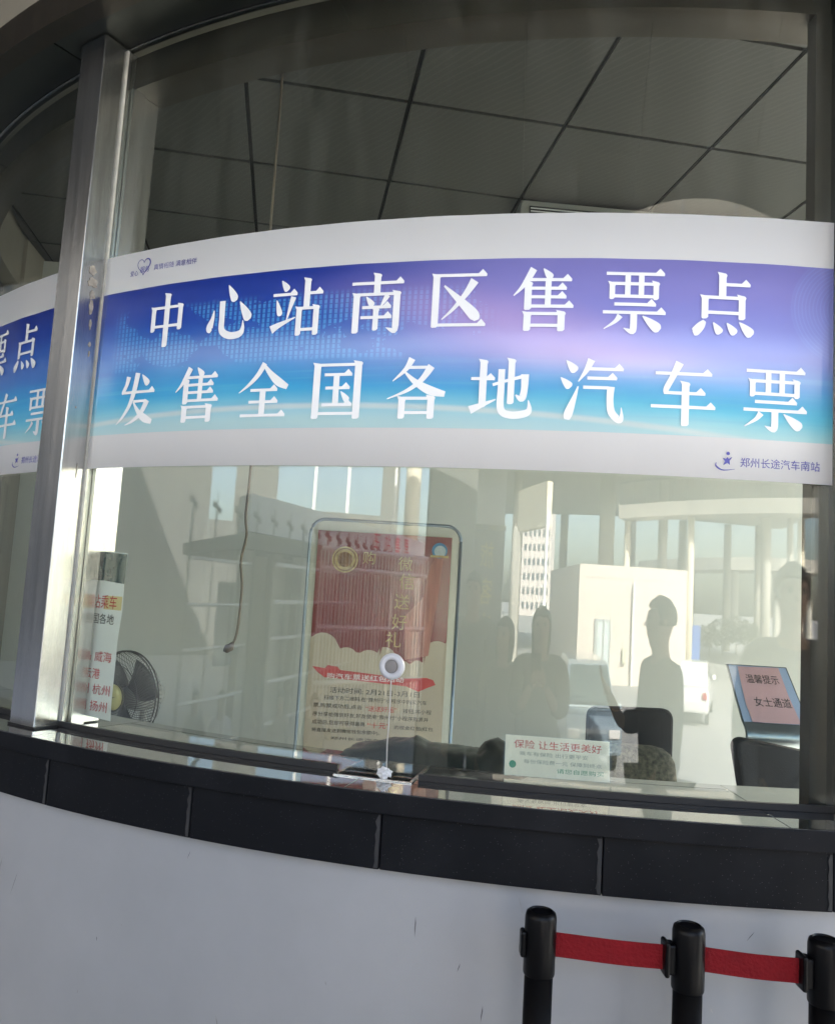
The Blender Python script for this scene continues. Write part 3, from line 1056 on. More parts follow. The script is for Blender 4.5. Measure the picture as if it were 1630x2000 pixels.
# insurance card in a clear holder
card = thing('insurance_card', 'white card with red headline in a clear holder on the counter behind the glass', 'card')
cc = Vector(P(2.99, -7.35, 0))
cR = Matrix.Rotation(R(-5), 3, 'Z')
def cmap(lay):
    return lambda x, z: tuple(cR @ Vector((x, -lay * .0008 + (z) * .28, z)) + Vector((cc.x, cc.y, 1.1075)))
quad('card_face', -.118, .118, .002, .088, 0, mat('card_cream', (.86, .80, .70), .5), card, f=cmap)
quad('holder', -.122, .122, .0005, .090, 3, acrylic, card, f=cmap)
text('card_text', '保险 让生活更美好', cmap(1), ink_red, card, -.098, .10, .070, .018, .012)
gi = mat('green_ink', (.05, .28, .16), .5)
text('card_text', '乘车有保险 出行更平安', cmap(1), mat('grey_ink', (.3, .33, .3), .6), card, -.085, .07, .050, .009)
text('card_text', '每份保险费一元 保障到终点', cmap(1), mat('grey_ink', (.3, .33, .3), .6), card, -.075, .10, .034, .009)
text('card_text', '请您自愿购买', cmap(1), gi, card, .00, .105, .018, .010)
disc('card_logo', -.10, .026, .008, 1, gi, card, 16, f=cmap)


# office chairs
def chair(label, loc, rz, wd, hgt, taper=0.):
    t = thing('office_chair', label, 'chair', loc, rz)
    pts = rrect(-wd / 2, wd / 2, 0, hgt, .045)
    n_ = len(pts)
    v, f = [], []
    lay = ((-.03, .94), (-.038, 1.0), (.0, 1.0), (.02, .96))
    for dy, s in lay:
        for x, z in pts:
            v.append((x * s * (1 - taper * (1 - z / hgt)), dy + .05 * (x / wd * 2) ** 2 * -.4, .80 + (z - hgt / 2) * s + hgt / 2))
    for i in range(3):
        for k in range(n_):
            f.append([i * n_ + k, i * n_ + (k + 1) % n_, (i + 1) * n_ + (k + 1) % n_, (i + 1) * n_ + k])
    f.append(list(range(n_))[::-1]); f.append([3 * n_ + k for k in range(n_)])
    obj('backrest', v, f, black_fab, t, bevel=.006)
    g = G(); g.box((0, -.24, .47), (wd * 1.15, .46, .08))
    g.build('seat', black_fab, t, bevel=.03)
    g = G(); g.tube([(0, -.05, .44), (0, .045, .52), (0, .045, .85)], .016)
    g.build('back_bar', black_plastic, t)
    g = G(); g.tube([(0, -.24, .43), (0, -.24, .10)], .025)
    g.build('gas_lift', black_plastic, t)
    for q in range(5):
        a = 2 * PI * q / 5
        g = G(); g.tube([(0, -.24, .11), (.26 * math.cos(a), -.24 + .26 * math.sin(a), .075)], [.022, .014])
        lg = g.build('leg', black_plastic, t)
        g = G(); g.lathe([(.026, -.012), (.03, 0), (.026, .012)], (.26 * math.cos(a), -.24 + .26 * math.sin(a), .042), 14, Matrix.Rotation(R(90), 3, 'X'))
        g.build('castor', black_plastic, lg)
    return t


ch1 = chair('black office chair with a woven cushion leaning on its backrest', (.985, 3.62, -.027), R(188), .385, .30)
g = G()
n1 = 18
v, f = [], []
cush_m = mat('woven_cushion', (.13, .125, .09), .9, col2=(.03, .03, .025), vscale=55, bump=.6, bscale=90)
for j in range(9):
    ph_ = PI * j / 8
    for i in range(n1):
        a = 2 * PI * i / n1
        sx = math.copysign(abs(math.cos(a)) ** .55, math.cos(a)) * .175
        sz = math.copysign(abs(math.sin(a)) ** .6, math.sin(a)) * .14
        k_ = math.sin(ph_) ** .5
        v.append((sx * k_, .055 * math.cos(ph_), sz * k_))
for j in range(8):
    for i in range(n1):
        f.append([j * n1 + i, j * n1 + (i + 1) % n1, (j + 1) * n1 + (i + 1) % n1, (j + 1) * n1 + i])
cu = obj('cushion', v, f, cush_m, None, smooth=True)
cu.location = (.975, 3.50, .80)
cu.rotation_euler = (R(-12), R(2), R(8))
tag(cu, 'olive woven cushion leaning against the black chair back', 'cushion')
ch2 = chair('black chair with a slanting curved backrest in front of the sign stand', (1.275, 2.78, .0), R(176), .34, .30, .55)
for c_ in ch2.children:
    if c_.name.startswith('backrest'):
        c_.rotation_euler = (R(4), R(-8), 0)
        c_.location = (.14, 0, -.02)

# sign display stand
st = thing('sign_stand', 'silver sign stand with a pink notice on a pale blue tilted plate', 'sign stand', (1.325, 3.02, 0), R(-3))
silver = mat('silver_aluminium', (.40, .44, .47), .34, .9, stretch=(1, 20, 20), var=.08)
# profile in (y,z): plate tilts back, rolled nose, tapering column
prof = [(.10, 1.315), (.012, 1.118), (-.018, 1.100), (-.034, 1.078), (-.034, 1.058), (-.018, 1.030), (.018, .992), (.03, .62), (.03, .03)]
wid = [(-.13, .085), (-.098, .136), (-.098, .142), (-.098, .148), (-.098, .150), (-.096, .148), (-.085, .130), (-.07, .09), (-.07, .09)]
v, f = [], []
for (y, z), (x0, x1) in zip(prof, wid):
    v += [(x0, y, z), (x1, y, z), (x1, y + .02, z), (x0, y + .02, z)]
for i in range(len(prof) - 1):
    for k in range(4):
        f.append([4 * i + k, 4 * i + 4 + k, 4 * i + 4 + (k + 1) % 4, 4 * i + (k + 1) % 4])
f.append([0, 1, 2, 3]); f.append([4 * len(prof) - 1, 4 * len(prof) - 2, 4 * len(prof) - 3, 4 * len(prof) - 4])
sb = obj('body', v, f, silver, st, smooth=True)
_m = sb.modifiers.new('e', 'EDGE_SPLIT'); _m.split_angle = R(40)


def smap(lay):
    def f_(u, v_):   # u,v in 0..1 on the tilted plate
        t = v_
        y = .012 + (.10 - .012) * t
        z = 1.118 + (1.315 - 1.118) * t
        xl = -.098 + (-.13 + .098) * t
        xr = .136 + (.085 - .136) * t
        return (xl + (xr - xl) * u, y - .0015 - lay * .0012, z + lay * .0003)
    return f_


quad('plate', .0, 1., .0, 1., 0, mat('pale_blue_plate', (.36, .44, .62), .35), st, f=smap)
g = G(); g.tube([smap(0)(0, 0), smap(0)(0, 1), smap(0)(1, 1), smap(0)(1, 0)], .002, 6)
g.build('plate_edge', mat('dark_edge', (.05, .07, .07), .4), st)
mf = smap(2)
obj('pink_paper', [mf(*p) for p in ((.14, .0), (.115, .3), (.13, .6), (.16, .97), (.80, .985), (.86, .985), (.85, .5), (.87, .2), (.88, .01))], [list(range(9))], mat('pink_paper', (.62, .38, .40), .6), st)
text('paper_text', '温馨提示', smap(3), ink_black, st, .24, .78, .76, .155, .018)
text('paper_text', '女士通道', smap(3), ink_black, st, .26, .84, .36, .165, .018)
g = G(); g.lathe([(.15, .012), (.15, .028), (.03, .035)], (.01, .04, 0), 28)
g.build('base_plate', silver, st)

# ================================================================== BANNERS
def banner_mat(seed):
    m = bpy.data.materials.new('banner_print')
    m.use_nodes = True
    n, l = m.node_tree.nodes, m.node_tree.links
    b = n['Principled BSDF']
    b.inputs['Roughness'].default_value = .34
    b.inputs['Specular IOR Level'].default_value = .5
    b.inputs['Coat Weight'].default_value = 1.
    b.inputs['Coat Roughness'].default_value = .28
    b.inputs['Coat IOR'].default_value = 1.6
    uv = n.new('ShaderNodeUVMap')
    sep = n.new('ShaderNodeSeparateXYZ')
    l.new(uv.outputs[0], sep.inputs[0])
    U, V = sep.outputs[0], sep.outputs[1]

    def mth(op, a, b_=None, c_=None, clamp=False):
        x = n.new('ShaderNodeMath'); x.operation = op; x.use_clamp = clamp
        for i, q in enumerate((a, b_, c_)):
            if q is None:
                continue
            if isinstance(q, (int, float)):
                x.inputs[i].default_value = q
            else:
                l.new(q, x.inputs[i])
        return x.outputs[0]

    def mix(fac, c1, c2, mode='MIX'):
        x = n.new('ShaderNodeMixRGB'); x.blend_type = mode
        for i, q in enumerate((fac, c1, c2)):
            if isinstance(q, (int, float)):
                x.inputs[i].default_value = q
            elif isinstance(q, tuple):
                x.inputs[i].default_value = (*q, 1)
            else:
                l.new(q, x.inputs[i])
        return x.outputs[0]

    def smooth(x, a, b_):
        r = n.new('ShaderNodeMapRange'); r.interpolation_type = 'SMOOTHSTEP'
        l.new(x, r.inputs[0]); r.inputs[1].default_value = a; r.inputs[2].default_value = b_
        return r.outputs[0]
    # vertical position in the art: 0 bottom .. 1 top
    art = mth('DIVIDE', mth('SUBTRACT', V, .152), .668)
    # soft distortion for flowing bands
    no = n.new('ShaderNodeTexNoise'); no.inputs['Scale'].default_value = 1; no.inputs['Detail'].default_value = 3
    cmb = n.new('ShaderNodeCombineXYZ')
    l.new(mth('MULTIPLY', U, 3.2), cmb.inputs[0]); l.new(mth('MULTIPLY', V, 9.), cmb.inputs[1])
    l.new(cmb.outputs[0], no.inputs['Vector'])
    art2 = mth('ADD', art, mth('MULTIPLY', mth('SUBTRACT', no.outputs['Fac'], .5), .22))
    ramp = n.new('ShaderNodeValToRGB')
    e = ramp.color_ramp.elements
    e[0].position = 0; e[0].color = (.30, .78, .86, 1)
    e[1].position = 1; e[1].color = (.018, .05, .38, 1)
    for p_, c_ in ((.12, (.16, .66, .88)), (.27, (.04, .42, .80)), (.45, (.03, .20, .62)), (.64, (.022, .12, .52)), (.8, (.018, .07, .44))):
        q = ramp.color_ramp.elements.new(p_); q.color = (*c_, 1)
    l.new(art2, ramp.inputs[0])
    col = ramp.outputs[0]
    # streaks of lighter water
    n2 = n.new('ShaderNodeTexNoise'); n2.inputs['Scale'].default_value = 1; n2.inputs['Detail'].default_value = 4
    c3 = n.new('ShaderNodeCombineXYZ')
    l.new(mth('MULTIPLY', mth('ADD', U, mth('MULTIPLY', V, .8)), 2.6), c3.inputs[0]); l.new(mth('MULTIPLY', V, 34.), c3.inputs[1])
    l.new(c3.outputs[0], n2.inputs['Vector'])
    band = mth('MULTIPLY', smooth(n2.outputs['Fac'], .5, .72), mth('MULTIPLY', smooth(art, .5, .3), smooth(art, .0, .15)))
    col = mix(mth('MULTIPLY', band, .55), col, (.12, .55, .80))
    # dotted world map
    nm_ = n.new('ShaderNodeTexNoise'); nm_.inputs['Scale'].default_value = 1; nm_.inputs['Detail'].default_value = 5; nm_.inputs['Roughness'].default_value = .55
    c4 = n.new('ShaderNodeCombineXYZ')
    l.new(mth('ADD', mth('MULTIPLY', U, 7.5), 3.1 + seed), c4.inputs[0]); l.new(mth('MULTIPLY', art, 3.2), c4.inputs[1])
    l.new(c4.outputs[0], nm_.inputs['Vector'])
    land = mth('GREATER_THAN', nm_.outputs['Fac'], .47)
    win = mth('MULTIPLY', mth('MULTIPLY', smooth(art, .40, .44), smooth(art, .86, .80)), mth('MULTIPLY', smooth(U, .03, .06), smooth(U, .62, .58)))
    dots = mth('MULTIPLY', mth('GREATER_THAN', mth('SINE', mth('MULTIPLY', U, 2 * PI * 135)), -.1), mth('GREATER_THAN', mth('SINE', mth('MULTIPLY', V, 2 * PI * 48)), -.86))
    col = mix(mth('MULTIPLY', mth('MULTIPLY', mth('MULTIPLY', land, win), dots), .62), col, (.09, .42, .82))
    # fine line rings at the right end
    dx = mth('SUBTRACT', U, 1.02); dy = mth('MULTIPLY', mth('SUBTRACT', V, .66), .33)
    rad = mth('SQRT', mth('ADD', mth('MULTIPLY', dx, dx), mth('MULTIPLY', dy, dy)))
    rings = mth('MULTIPLY', mth('GREATER_THAN', mth('SINE', mth('MULTIPLY', rad, 2 * PI * 230)), .35), smooth(rad, .072, .068))
    col = mix(mth('MULTIPLY', mth('ADD', mth('MULTIPLY', rings, .5), mth('MULTIPLY', smooth(rad, .072, .070), .25)), .6), col, (.12, .35, .75))
    # lilac glare painted into the print colour across the right-hand half
    lilac_glare = mth('MULTIPLY', smooth(U, .33, .66), smooth(art, .12, .5))
    col = mix(mth('MULTIPLY', lilac_glare, .50 if seed == 0 else .0), col, (.50, .44, .92))
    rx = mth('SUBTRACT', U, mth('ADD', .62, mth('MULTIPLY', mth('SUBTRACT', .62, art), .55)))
    pink_glare = mth('MULTIPLY', smooth(mth('ABSOLUTE', rx), .20, .0), mth('MULTIPLY', smooth(art, .25, .45), smooth(art, 1.0, .62)))
    col = mix(mth('MULTIPLY', pink_glare, .42 if seed == 0 else 0.), col, (.74, .46, .78))  # slanting pink glare painted into the colour, centre banner only
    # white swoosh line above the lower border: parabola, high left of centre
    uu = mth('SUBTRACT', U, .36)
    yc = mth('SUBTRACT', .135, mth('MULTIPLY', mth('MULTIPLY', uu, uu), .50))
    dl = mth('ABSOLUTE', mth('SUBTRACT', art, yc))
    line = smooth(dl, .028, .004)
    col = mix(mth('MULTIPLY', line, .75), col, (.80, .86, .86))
    # white wave foot, fading upward as a broad pale wash
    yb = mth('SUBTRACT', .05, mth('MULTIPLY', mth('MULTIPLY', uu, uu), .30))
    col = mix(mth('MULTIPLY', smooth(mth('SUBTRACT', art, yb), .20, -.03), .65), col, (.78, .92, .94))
    cw = n.new('ShaderNodeCombineXYZ'); l.new(mth('MULTIPLY', U, 26.), cw.inputs[0]); l.new(mth('MULTIPLY', V, 5.), cw.inputs[1])
    nw = n.new('ShaderNodeTexNoise'); nw.inputs['Scale'].default_value = 1; nw.inputs['Detail'].default_value = 3; nw.inputs['Distortion'].default_value = .6
    l.new(cw.outputs[0], nw.inputs['Vector'])
    bw = n.new('ShaderNodeBump'); bw.inputs['Strength'].default_value = .35; bw.inputs['Distance'].default_value = .002
    l.new(nw.outputs['Fac'], bw.inputs['Height']); l.new(bw.outputs[0], b.inputs['Normal']); l.new(bw.outputs[0], b.inputs['Coat Normal'])
    inside = mth('MULTIPLY', mth('GREATER_THAN', V, .152), mth('LESS_THAN', V, .820))
    col = mix(inside, (.88, .88, .90), col)
    l.new(col, b.inputs['Base Color'])
    return m


def banner(k, label):
    off = k * PITCHP
    a0, a1 = -31.62 + off, 2.86 + off
    t = thing('window_banner', label, 'banner', group='banners across the ticket windows')
    N = 70
    v, uv, f = [], [], []
    r0 = 3.1235
    for i in range(N + 1):
        a = a0 + (a1 - a0) * i / N
        for r_ in (r0, r0 + .0012):
            for z in (1.790, 2.381):
                v.append(P(r_ + .0006 * math.sin(i * .9 + k), a, z)); uv.append((i / N, (z - 1.79) / .591))
    for i in range(N):
        b = 4 * i
        f += [[b + 2, b + 6, b + 7, b + 3], [b, b + 1, b + 5, b + 4], [b + 1, b + 3, b + 7, b + 5], [b, b + 4, b + 6, b + 2]]
    # order: index 0:(r0,z0) 1:(r0,z1) 2:(r1,z0) 3:(r1,z1)
    f = []
    for i in range(N):
        b = 4 * i
        f += [[b + 2, b + 6, b + 7, b + 3], [b + 1, b + 5, b + 4, b], [b + 3, b + 7, b + 5, b + 1], [b, b + 4, b + 6, b + 2]]
    f += [[0, 2, 3, 1], [4 * N, 4 * N + 1, 4 * N + 3, 4 * N + 2]]
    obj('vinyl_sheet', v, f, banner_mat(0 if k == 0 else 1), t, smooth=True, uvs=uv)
    rl = r0 + .0035
    zr1, zr2 = (2.106, 2.249), (1.902, 2.041)
    for ch, a in zip('中心站南区售票点', (-26.88, -23.17, -19.65, -15.9, -12.36, -8.8, -5.17, -1.62)):
        brush_char(ch, a + off, zr1[0], zr1[1], .134, rl, letter_white, t)
    for ch, a in zip('发售全国各地汽车票', (-28.4, -24.64, -21.04, -17.46, -13.9, -10.36, -6.72, -3.14, .5)):
        brush_char(ch, a + off, zr2[0], zr2[1], .136, rl, letter_white, t)
    cm = lambda ac, r_=r0 + .002: (lambda x, z: P(r_, ac + off + math.degrees(x / RG), z))
    text('slogan_text', '真情相随 满意相伴', cm(0), ink_blue, t, R(-28.05) * RG, R(-25.35) * RG, 2.328, .016, .01)
    text('slogan_text', '爱心', cm(0), ink_blue, t, R(-29.65) * RG, R(-29.1) * RG, 2.321, .015, .01)
    text('slogan_text', '服务', cm(0), ink_blue, t, R(-28.98) * RG, R(-28.35) * RG, 2.328, .017, .01)
    # heart outline of varying width
    hp = []
    for i in range(41):
        q = 2 * PI * (i / 40) * .93 + .18
        x = 16 * math.sin(q) ** 3; y = 13 * math.cos(q) - 5 * math.cos(2 * q) - 2 * math.cos(3 * q) - math.cos(4 * q)
        hp.append((x * .00145 + R(-28.75) * RG, y * .00155 + 2.338, .0016 + .0028 * max(0, math.sin(q)) ** 2))
    v_, f_ = [], []
    for i, (x, y, w_) in enumerate(hp):
        p0, p1 = hp[max(i - 1, 0)], hp[min(i + 1, 40)]
        dx, dy = p1[0] - p0[0], p1[1] - p0[1]; d = math.hypot(dx, dy) or 1
        v_ += [cm(0)(x - dy / d * w_ / 2, y + dx / d * w_ / 2), cm(0)(x + dy / d * w_ / 2, y - dx / d * w_ / 2)]
        if i:
            f_.append([2 * i - 2, 2 * i - 1, 2 * i + 1, 2 * i])
    obj('heart_logo', v_, f_, ink_blue, t)
    lp = mat('faded_blue_ink', (.10, .10, .42), .5)
    text('station_name', '郑州长途汽车南站', cm(0), lp, t, R(-.82) * RG, R(2.34) * RG, 1.828, .021, .012)
    # running figure emblem: head, star body, swoosh
    cx, cz = R(-1.36) * RG, 1.829
    disc('figure_logo', cx + .003, cz + .0165, .0038, 0, lp, t, 14, f=lambda lay: cm(0))
    star = [(x_ * .72, y_ * .8) for x_, y_ in ((-.012, .008), (-.002, .006), (.003, .011), (.006, .006), (.017, .012), (.009, .001), (.010, -.010), (.002, -.005), (-.010, -.012), (-.005, -.001))]
    v_, f_ = outline_union([[(cx + x, cz + y) for x, y in star]])
    obj('figure_logo', [cm(0)(x, y) for x, y in v_], f_, lp, t)
    sw = Ts((cx - .022, cz - .004, .001), (cx - .022, cz - .012, .0035), (cx - .008, cz - .020, .0025), (cx + .018, cz - .017, .0006))
    v_, f_ = outline_union([sw])
    obj('figure_logo', [cm(0)(x, y) for x, y in v_], f_, lp, t)
    return t


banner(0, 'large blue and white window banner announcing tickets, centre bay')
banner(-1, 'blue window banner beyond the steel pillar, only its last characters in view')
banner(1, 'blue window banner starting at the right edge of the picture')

# ================================================================== QUEUE BARRIER
def post(x, y, h, label, clip_side):
    t = thing('barrier_post', label, 'barrier post', (x, y, 0), 0, 'black belt barrier posts under the ticket window')
    g = G(); g.lathe([(.0255, .03), (.0255, h - .105)], n=32)
    g.build('tube', black_plastic, t, smooth=False).data.polygons.foreach_set('use_smooth', [True] * 34)
    g = G(); g.lathe([(.0275, h - .11), (.0285, h - .107), (.0285, h - .012), (.0265, h - .004), (.021, h), (.0195, h - .003), (.007, h - .0035)], n=40)
    hd = g.build('head', black_plastic, t, smooth=True)
    _m = hd.modifiers.new('e', 'EDGE_SPLIT'); _m.split_angle = R(40)
    g = G(); g.lathe([(.16, .002), (.16, .012), (.12, .026), (.03, .036)], n=40)
    g.build('base', black_plastic, t)
    g = G(); g.box((-.031, 0, h - .058), (.010, .026, .045)) if clip_side == 0 else (g.box((-.033, 0, h - .058), (.016, .03, .052)), g.box((-.041, 0, h - .058), (.009, .036, .060)))
    g.build('belt_clip', black_plastic, t, bevel=.004)
    return t


posts = [(.267, 1.552, .948), (.528, 1.530, .946), (.764, 1.515, .942)]
labs = ['black barrier post at the left end of the red belts', 'black barrier post between the two red belts', 'black barrier post at the right edge, cut by the frame']
for i, ((x, y, h), lb) in enumerate(zip(posts, labs)):
    post(x, y, h, lb, i)
belt_m = mat('red_webbing', (.24, .008, .014), .7, var=.2, vscale=20, bump=.7, bscale=160, spec=.2)
for (a, b, lb) in ((0, 1, 'red webbing belt stretched between the left and middle black posts'), (1, 2, 'red webbing belt stretched between the middle and right black posts')):
    (xa, ya, ha), (xb, yb, hb) = posts[a], posts[b]
    p0 = Vector((xa + .027, ya, ha - .058)); p1 = Vector((xb - .043, yb, hb - .058))
    v, f = [], []
    n_ = 24
    for i in range(n_ + 1):
        t = i / n_
        p = p0.lerp(p1, t); sag = -.0015 * math.sin(PI * t); wv_ = .0006 * math.sin(t * 7 + a)
        for (dy, dz) in ((-.0008, -.021), (-.0008, .021), (.0008, .021), (.0008, -.021)):
            v.append((p.x, p.y + dy + wv_, p.z + dz + sag))
    for i in range(n_):
        for k in range(4):
            f.append([4 * i + k, 4 * i + (k + 1) % 4, 4 * i + 4 + (k + 1) % 4, 4 * i + 4 + k])
    o = obj('barrier_belt', v, f, belt_m, None)
    tag(o, lb, 'belt', 'red belts of the queue barrier')

# ================================================================== WORLD BEHIND THE CAMERA (seen mirrored in the glass)
def out(az, d, z=0.):
    return Vector((.4 + d * math.sin(R(az)), 1.77 - d * math.cos(R(az)), z))


def wallseg(g, a0, d0, a1, d1, z0, z1, th=.4):
    p, q = out(a0, d0), out(a1, d1)
    dr = (q - p); L = dr.length; dr.normalize()
    nb = Vector((-dr.y, dr.x, 0))
    if nb.y > 0:
        nb = -nb
    v = [p, q, q + nb * th, p + nb * th]
    return g.add([(a.x, a.y, z) for z in (z0, z1) for a in v], [[3, 2, 1, 0], [4, 5, 6, 7], [0, 1, 5, 4], [1, 2, 6, 5], [2, 3, 7, 6], [3, 0, 4, 7]])


# stone block building
blk = thing('utility_block', 'pale pinkish stone utility block with a narrow door, across the street', 'building')
g = G()
c0, c1_, c2_, c3_ = out(-2.5, 27), out(13.3, 28.5), out(13, 36), out(-6.8, 34.5)
g.add([(p.x, p.y, z) for z in (-1.1, 2.95) for p in (c0, c1_, c2_, c3_)], [[3, 2, 1, 0], [4, 5, 6, 7], [0, 1, 5, 4], [1, 2, 6, 5], [2, 3, 7, 6], [3, 0, 4, 7]])
g.build('wall', stone_block, blk)
fd = (c1_ - c0).normalized(); fn = Vector((-fd.y, fd.x, 0)); fn = fn if fn.y > 0 else -fn
def onblk(s, z, o_=.03): return c0 + fd * s + fn * o_ + Vector((0, 0, z))
rotb = Matrix.Rotation(math.atan2(fd.y, fd.x), 3, 'Z')
for zz in (-.5, .1, .7, 1.3, 1.9, 2.5):
    g = G(); g.box(onblk(3.75, zz, .004), (7.4, .006, .015), rotb)
    g.build('cladding_joint', mat('joint_grey', (.4, .37, .33), .8), blk)
g = G(); g.box(onblk(1.75, .0, .03), (1.15, .08, 2.2), rotb)
dr = g.build('door', mat('grey_door', (.30, .33, .33), .4), blk)
g = G(); g.box(onblk(1.55, .1, .08), (.32, .02, 1.8), rotb); g.box(onblk(2.02, .1, .08), (.32, .02, 1.8), rotb)
g.build('door_glass', mat('door_glazing', (.5, .58, .58), .1), dr)
pm_w = mat('white_pipe', (.78, .78, .76), .35)
g = G(); g.tube([onblk(3.85, 2.35, .02), onblk(3.85, 2.38, .12), onblk(3.85, 2.2, .16), onblk(3.85, -1.1, .16)], .07)
g.build('drainpipe', pm_w, blk)
g = G(); g.box(onblk(3.3, -.1, .08), (.25, .15, .5), rotb)
g.build('meter_box', mat('meter_box', (.5, .5, .36), .5), blk)

# viaduct
via = thing('viaduct', 'concrete road viaduct on tall round columns above the street', 'viaduct')
g = G(); wallseg(g, -24, 37, 40, 44, 8.0, 9.8, 24)
g.build('deck', concrete, via)
for az, wdeg, d, zt in ((1.3, 2.3, 40, 8.0), (9.5, 1.4, 41, 8.0), (24.2, 1.5, 42.6, 8.0), (27.6, .9, 43, 8.0), (-12.3, 1.2, 38.5, 8), (12.3, 1.2, 60, 8), (18.7, 1.1, 62, 8), (23.0, 1.0, 62, 8), (-20, 1.5, 45, 8), (5, 1.2, 60, 8), (-5, 1.2, 58, 8)):
    p = out(az, d)
    g = G(); g.lathe([(R(wdeg) * d / 2, -1.1), (R(wdeg) * d / 2, zt + .02)], (p.x, p.y, 0), 24)
    g.build('column', concrete, via, smooth=True)
g = G(); wallseg(g, -24, 36.6, 40, 43.6, 9.81, 10.7, .3)
g.build('parapet', concrete, via)
far = thing('far_ramp', 'curving concrete ramp low on the skyline beyond the viaduct', 'viaduct')
pts = [(6, 120), (12, 110), (18, 104), (26, 102), (34, 106)]
g = G()
for (a, d), (b, e_) in zip(pts[:-1], pts[1:]):
    wallseg(g, a, d, b, e_, 6.9, 8.4, 9)
g.build('deck', concrete, far)
for a, d in ((8, 117), (14, 108), (20.5, 104), (26.5, 103), (31, 105)):
    p = out(a, d); g = G(); g.lathe([(1, -1.1), (1, 6.95)], (p.x, p.y - 4, 0), 16); g.build('column', concrete, far)
cb = thing('overhead_walkway', 'pale overhead walkway crossing between the viaduct columns', 'walkway')
g = G(); wallseg(g, 3, 33, 33, 30, 5.2, 5.75, 1.5); g.build('deck', concrete, cb)
for a_ in (4.5, 14, 30):
    p = out(a_, 33 if a_ < 10 else 31); g = G(); g.lathe([(.28, -1.1), (.28, 5.22)], (p.x, p.y - .8, 0), 16); g.build('column', mat('cream_concrete', (.66, .60, .46), .8), cb, smooth=True)
g = G()
for a_ in range(3, 33, 2):
    p = out(a_, 33 - (a_ - 3) * .1); g.tube([(p.x, p.y - .1, 5.7), (p.x, p.y - .1, 6.7)], .035, 6)
p, q_ = out(3, 33), out(33, 30); g.tube([(p.x, p.y, 6.7), (q_.x, q_.y, 6.7)], .05, 6)
g.build('handrail', rubber, cb)
# cream ramp and white pipe left of the block
rp_ = thing('loading_ramp', 'cream concrete ramp edge with a white downpipe left of the utility block', 'ramp')
g = G(); wallseg(g, -12.2, 30, -7.9, 27, 4.2, 5.8, .5)
g.build('ramp_wall', mat('cream_concrete', (.66, .60, .46), .8), rp_)
p = out(-7.7, 26.5); g = G(); g.tube([(p.x, p.y, 4.6), (p.x, p.y, -1.1)], .12); g.build('downpipe', pm_w, rp_)
p = out(-11.9, 30); g = G(); g.box((p.x, p.y, 1.5), (.5, .5, 5.4)); g.build('support', concrete, rp_)
# distant tower
tw = thing('apartment_tower', 'pale apartment tower far off between the viaduct columns', 'building')
p0 = out(-8.6, 175)
g = G(); g.box((p0.x, p0.y, 10.5), (13, 12, 23.4)); g.build('wall', mat('tower_render', (.55, .50, .47), .8), tw)
wm = mat('tower_window', (.08, .1, .12), .2)
for i in range(7):
    for j in range(6):
        g = G(); g.box((p0.x - 5 + j * 2, p0.y + 6.04, 1 + i * 3), (1.1, .1, 1.4)); g.build('window', wm, tw)
# blue hoarding
g = G(); wallseg(g, 13.6, 33, 15.3, 33, -1.1, 1.0, .15)
tag(g.build('blue_hoarding', mat('blue_sheet', (.05, .15, .5), .5)), 'blue sheet hoarding beside the utility block', 'hoarding')


def leafy(name, loc, h, wd, label, seed):
    t = thing(name, label, 'tree', loc)
    r_ = random.Random(seed)
    g = G(); g.tube([(0, 0, 0), (.05, 0, h * .35), (0, .04, h * .7)], [.09, .07, .03], 8)
    for q in range(5):
        a = r_.uniform(0, 2 * PI); g.tube([(0.03, 0, h * r_.uniform(.3, .55)), (math.cos(a) * wd * .3, math.sin(a) * wd * .3, h * r_.uniform(.6, .85))], [.035, .012], 6)
    g.build('trunk', mat('bark', (.09, .07, .05), .9), t)
    v, f = [], []
    for q in range(1400):
        while True:
            p = Vector((r_.uniform(-1, 1), r_.uniform(-1, 1), r_.uniform(-1, 1)))
            if p.length < 1 and noise.noise(p * 2.2 + Vector((seed, 0, 0))) > -.12: break
        c_ = Vector((p.x * wd / 2, p.y * wd / 2, h * .62 + p.z * h * .38))
        s = r_.uniform(.06, .13); a = Vector((r_.gauss(0, 1), r_.gauss(0, 1), r_.gauss(0, 1))).normalized(); b = a.orthogonal().normalized()
        k_ = len(v); v += [c_ - a * s, c_ + b * s * .5, c_ + a * s, c_ - b * s * .5]; f.append([k_, k_ + 1, k_ + 2, k_ + 3])
    obj('crown', v, f, mat('foliage', (.06, .10, .035), .7, col2=(.03, .055, .02), vscale=1.2), t)
    return t


for i, (az, d, h, wd, lb) in enumerate(((16.5, 52, 2.0, 3.6, 'low green tree nearest the blue hoarding'), (18.3, 55, 2.4, 4, 'low green tree standing second along the street'), (20.2, 57, 2.6, 4.5, 'low green tree under the far ramp'), (22, 58, 2.2, 4, 'low green tree beside the far column'))):
    p = out(az, d); leafy('street_tree', (p.x, p.y, -1.1), h, wd, lb, i + 1)


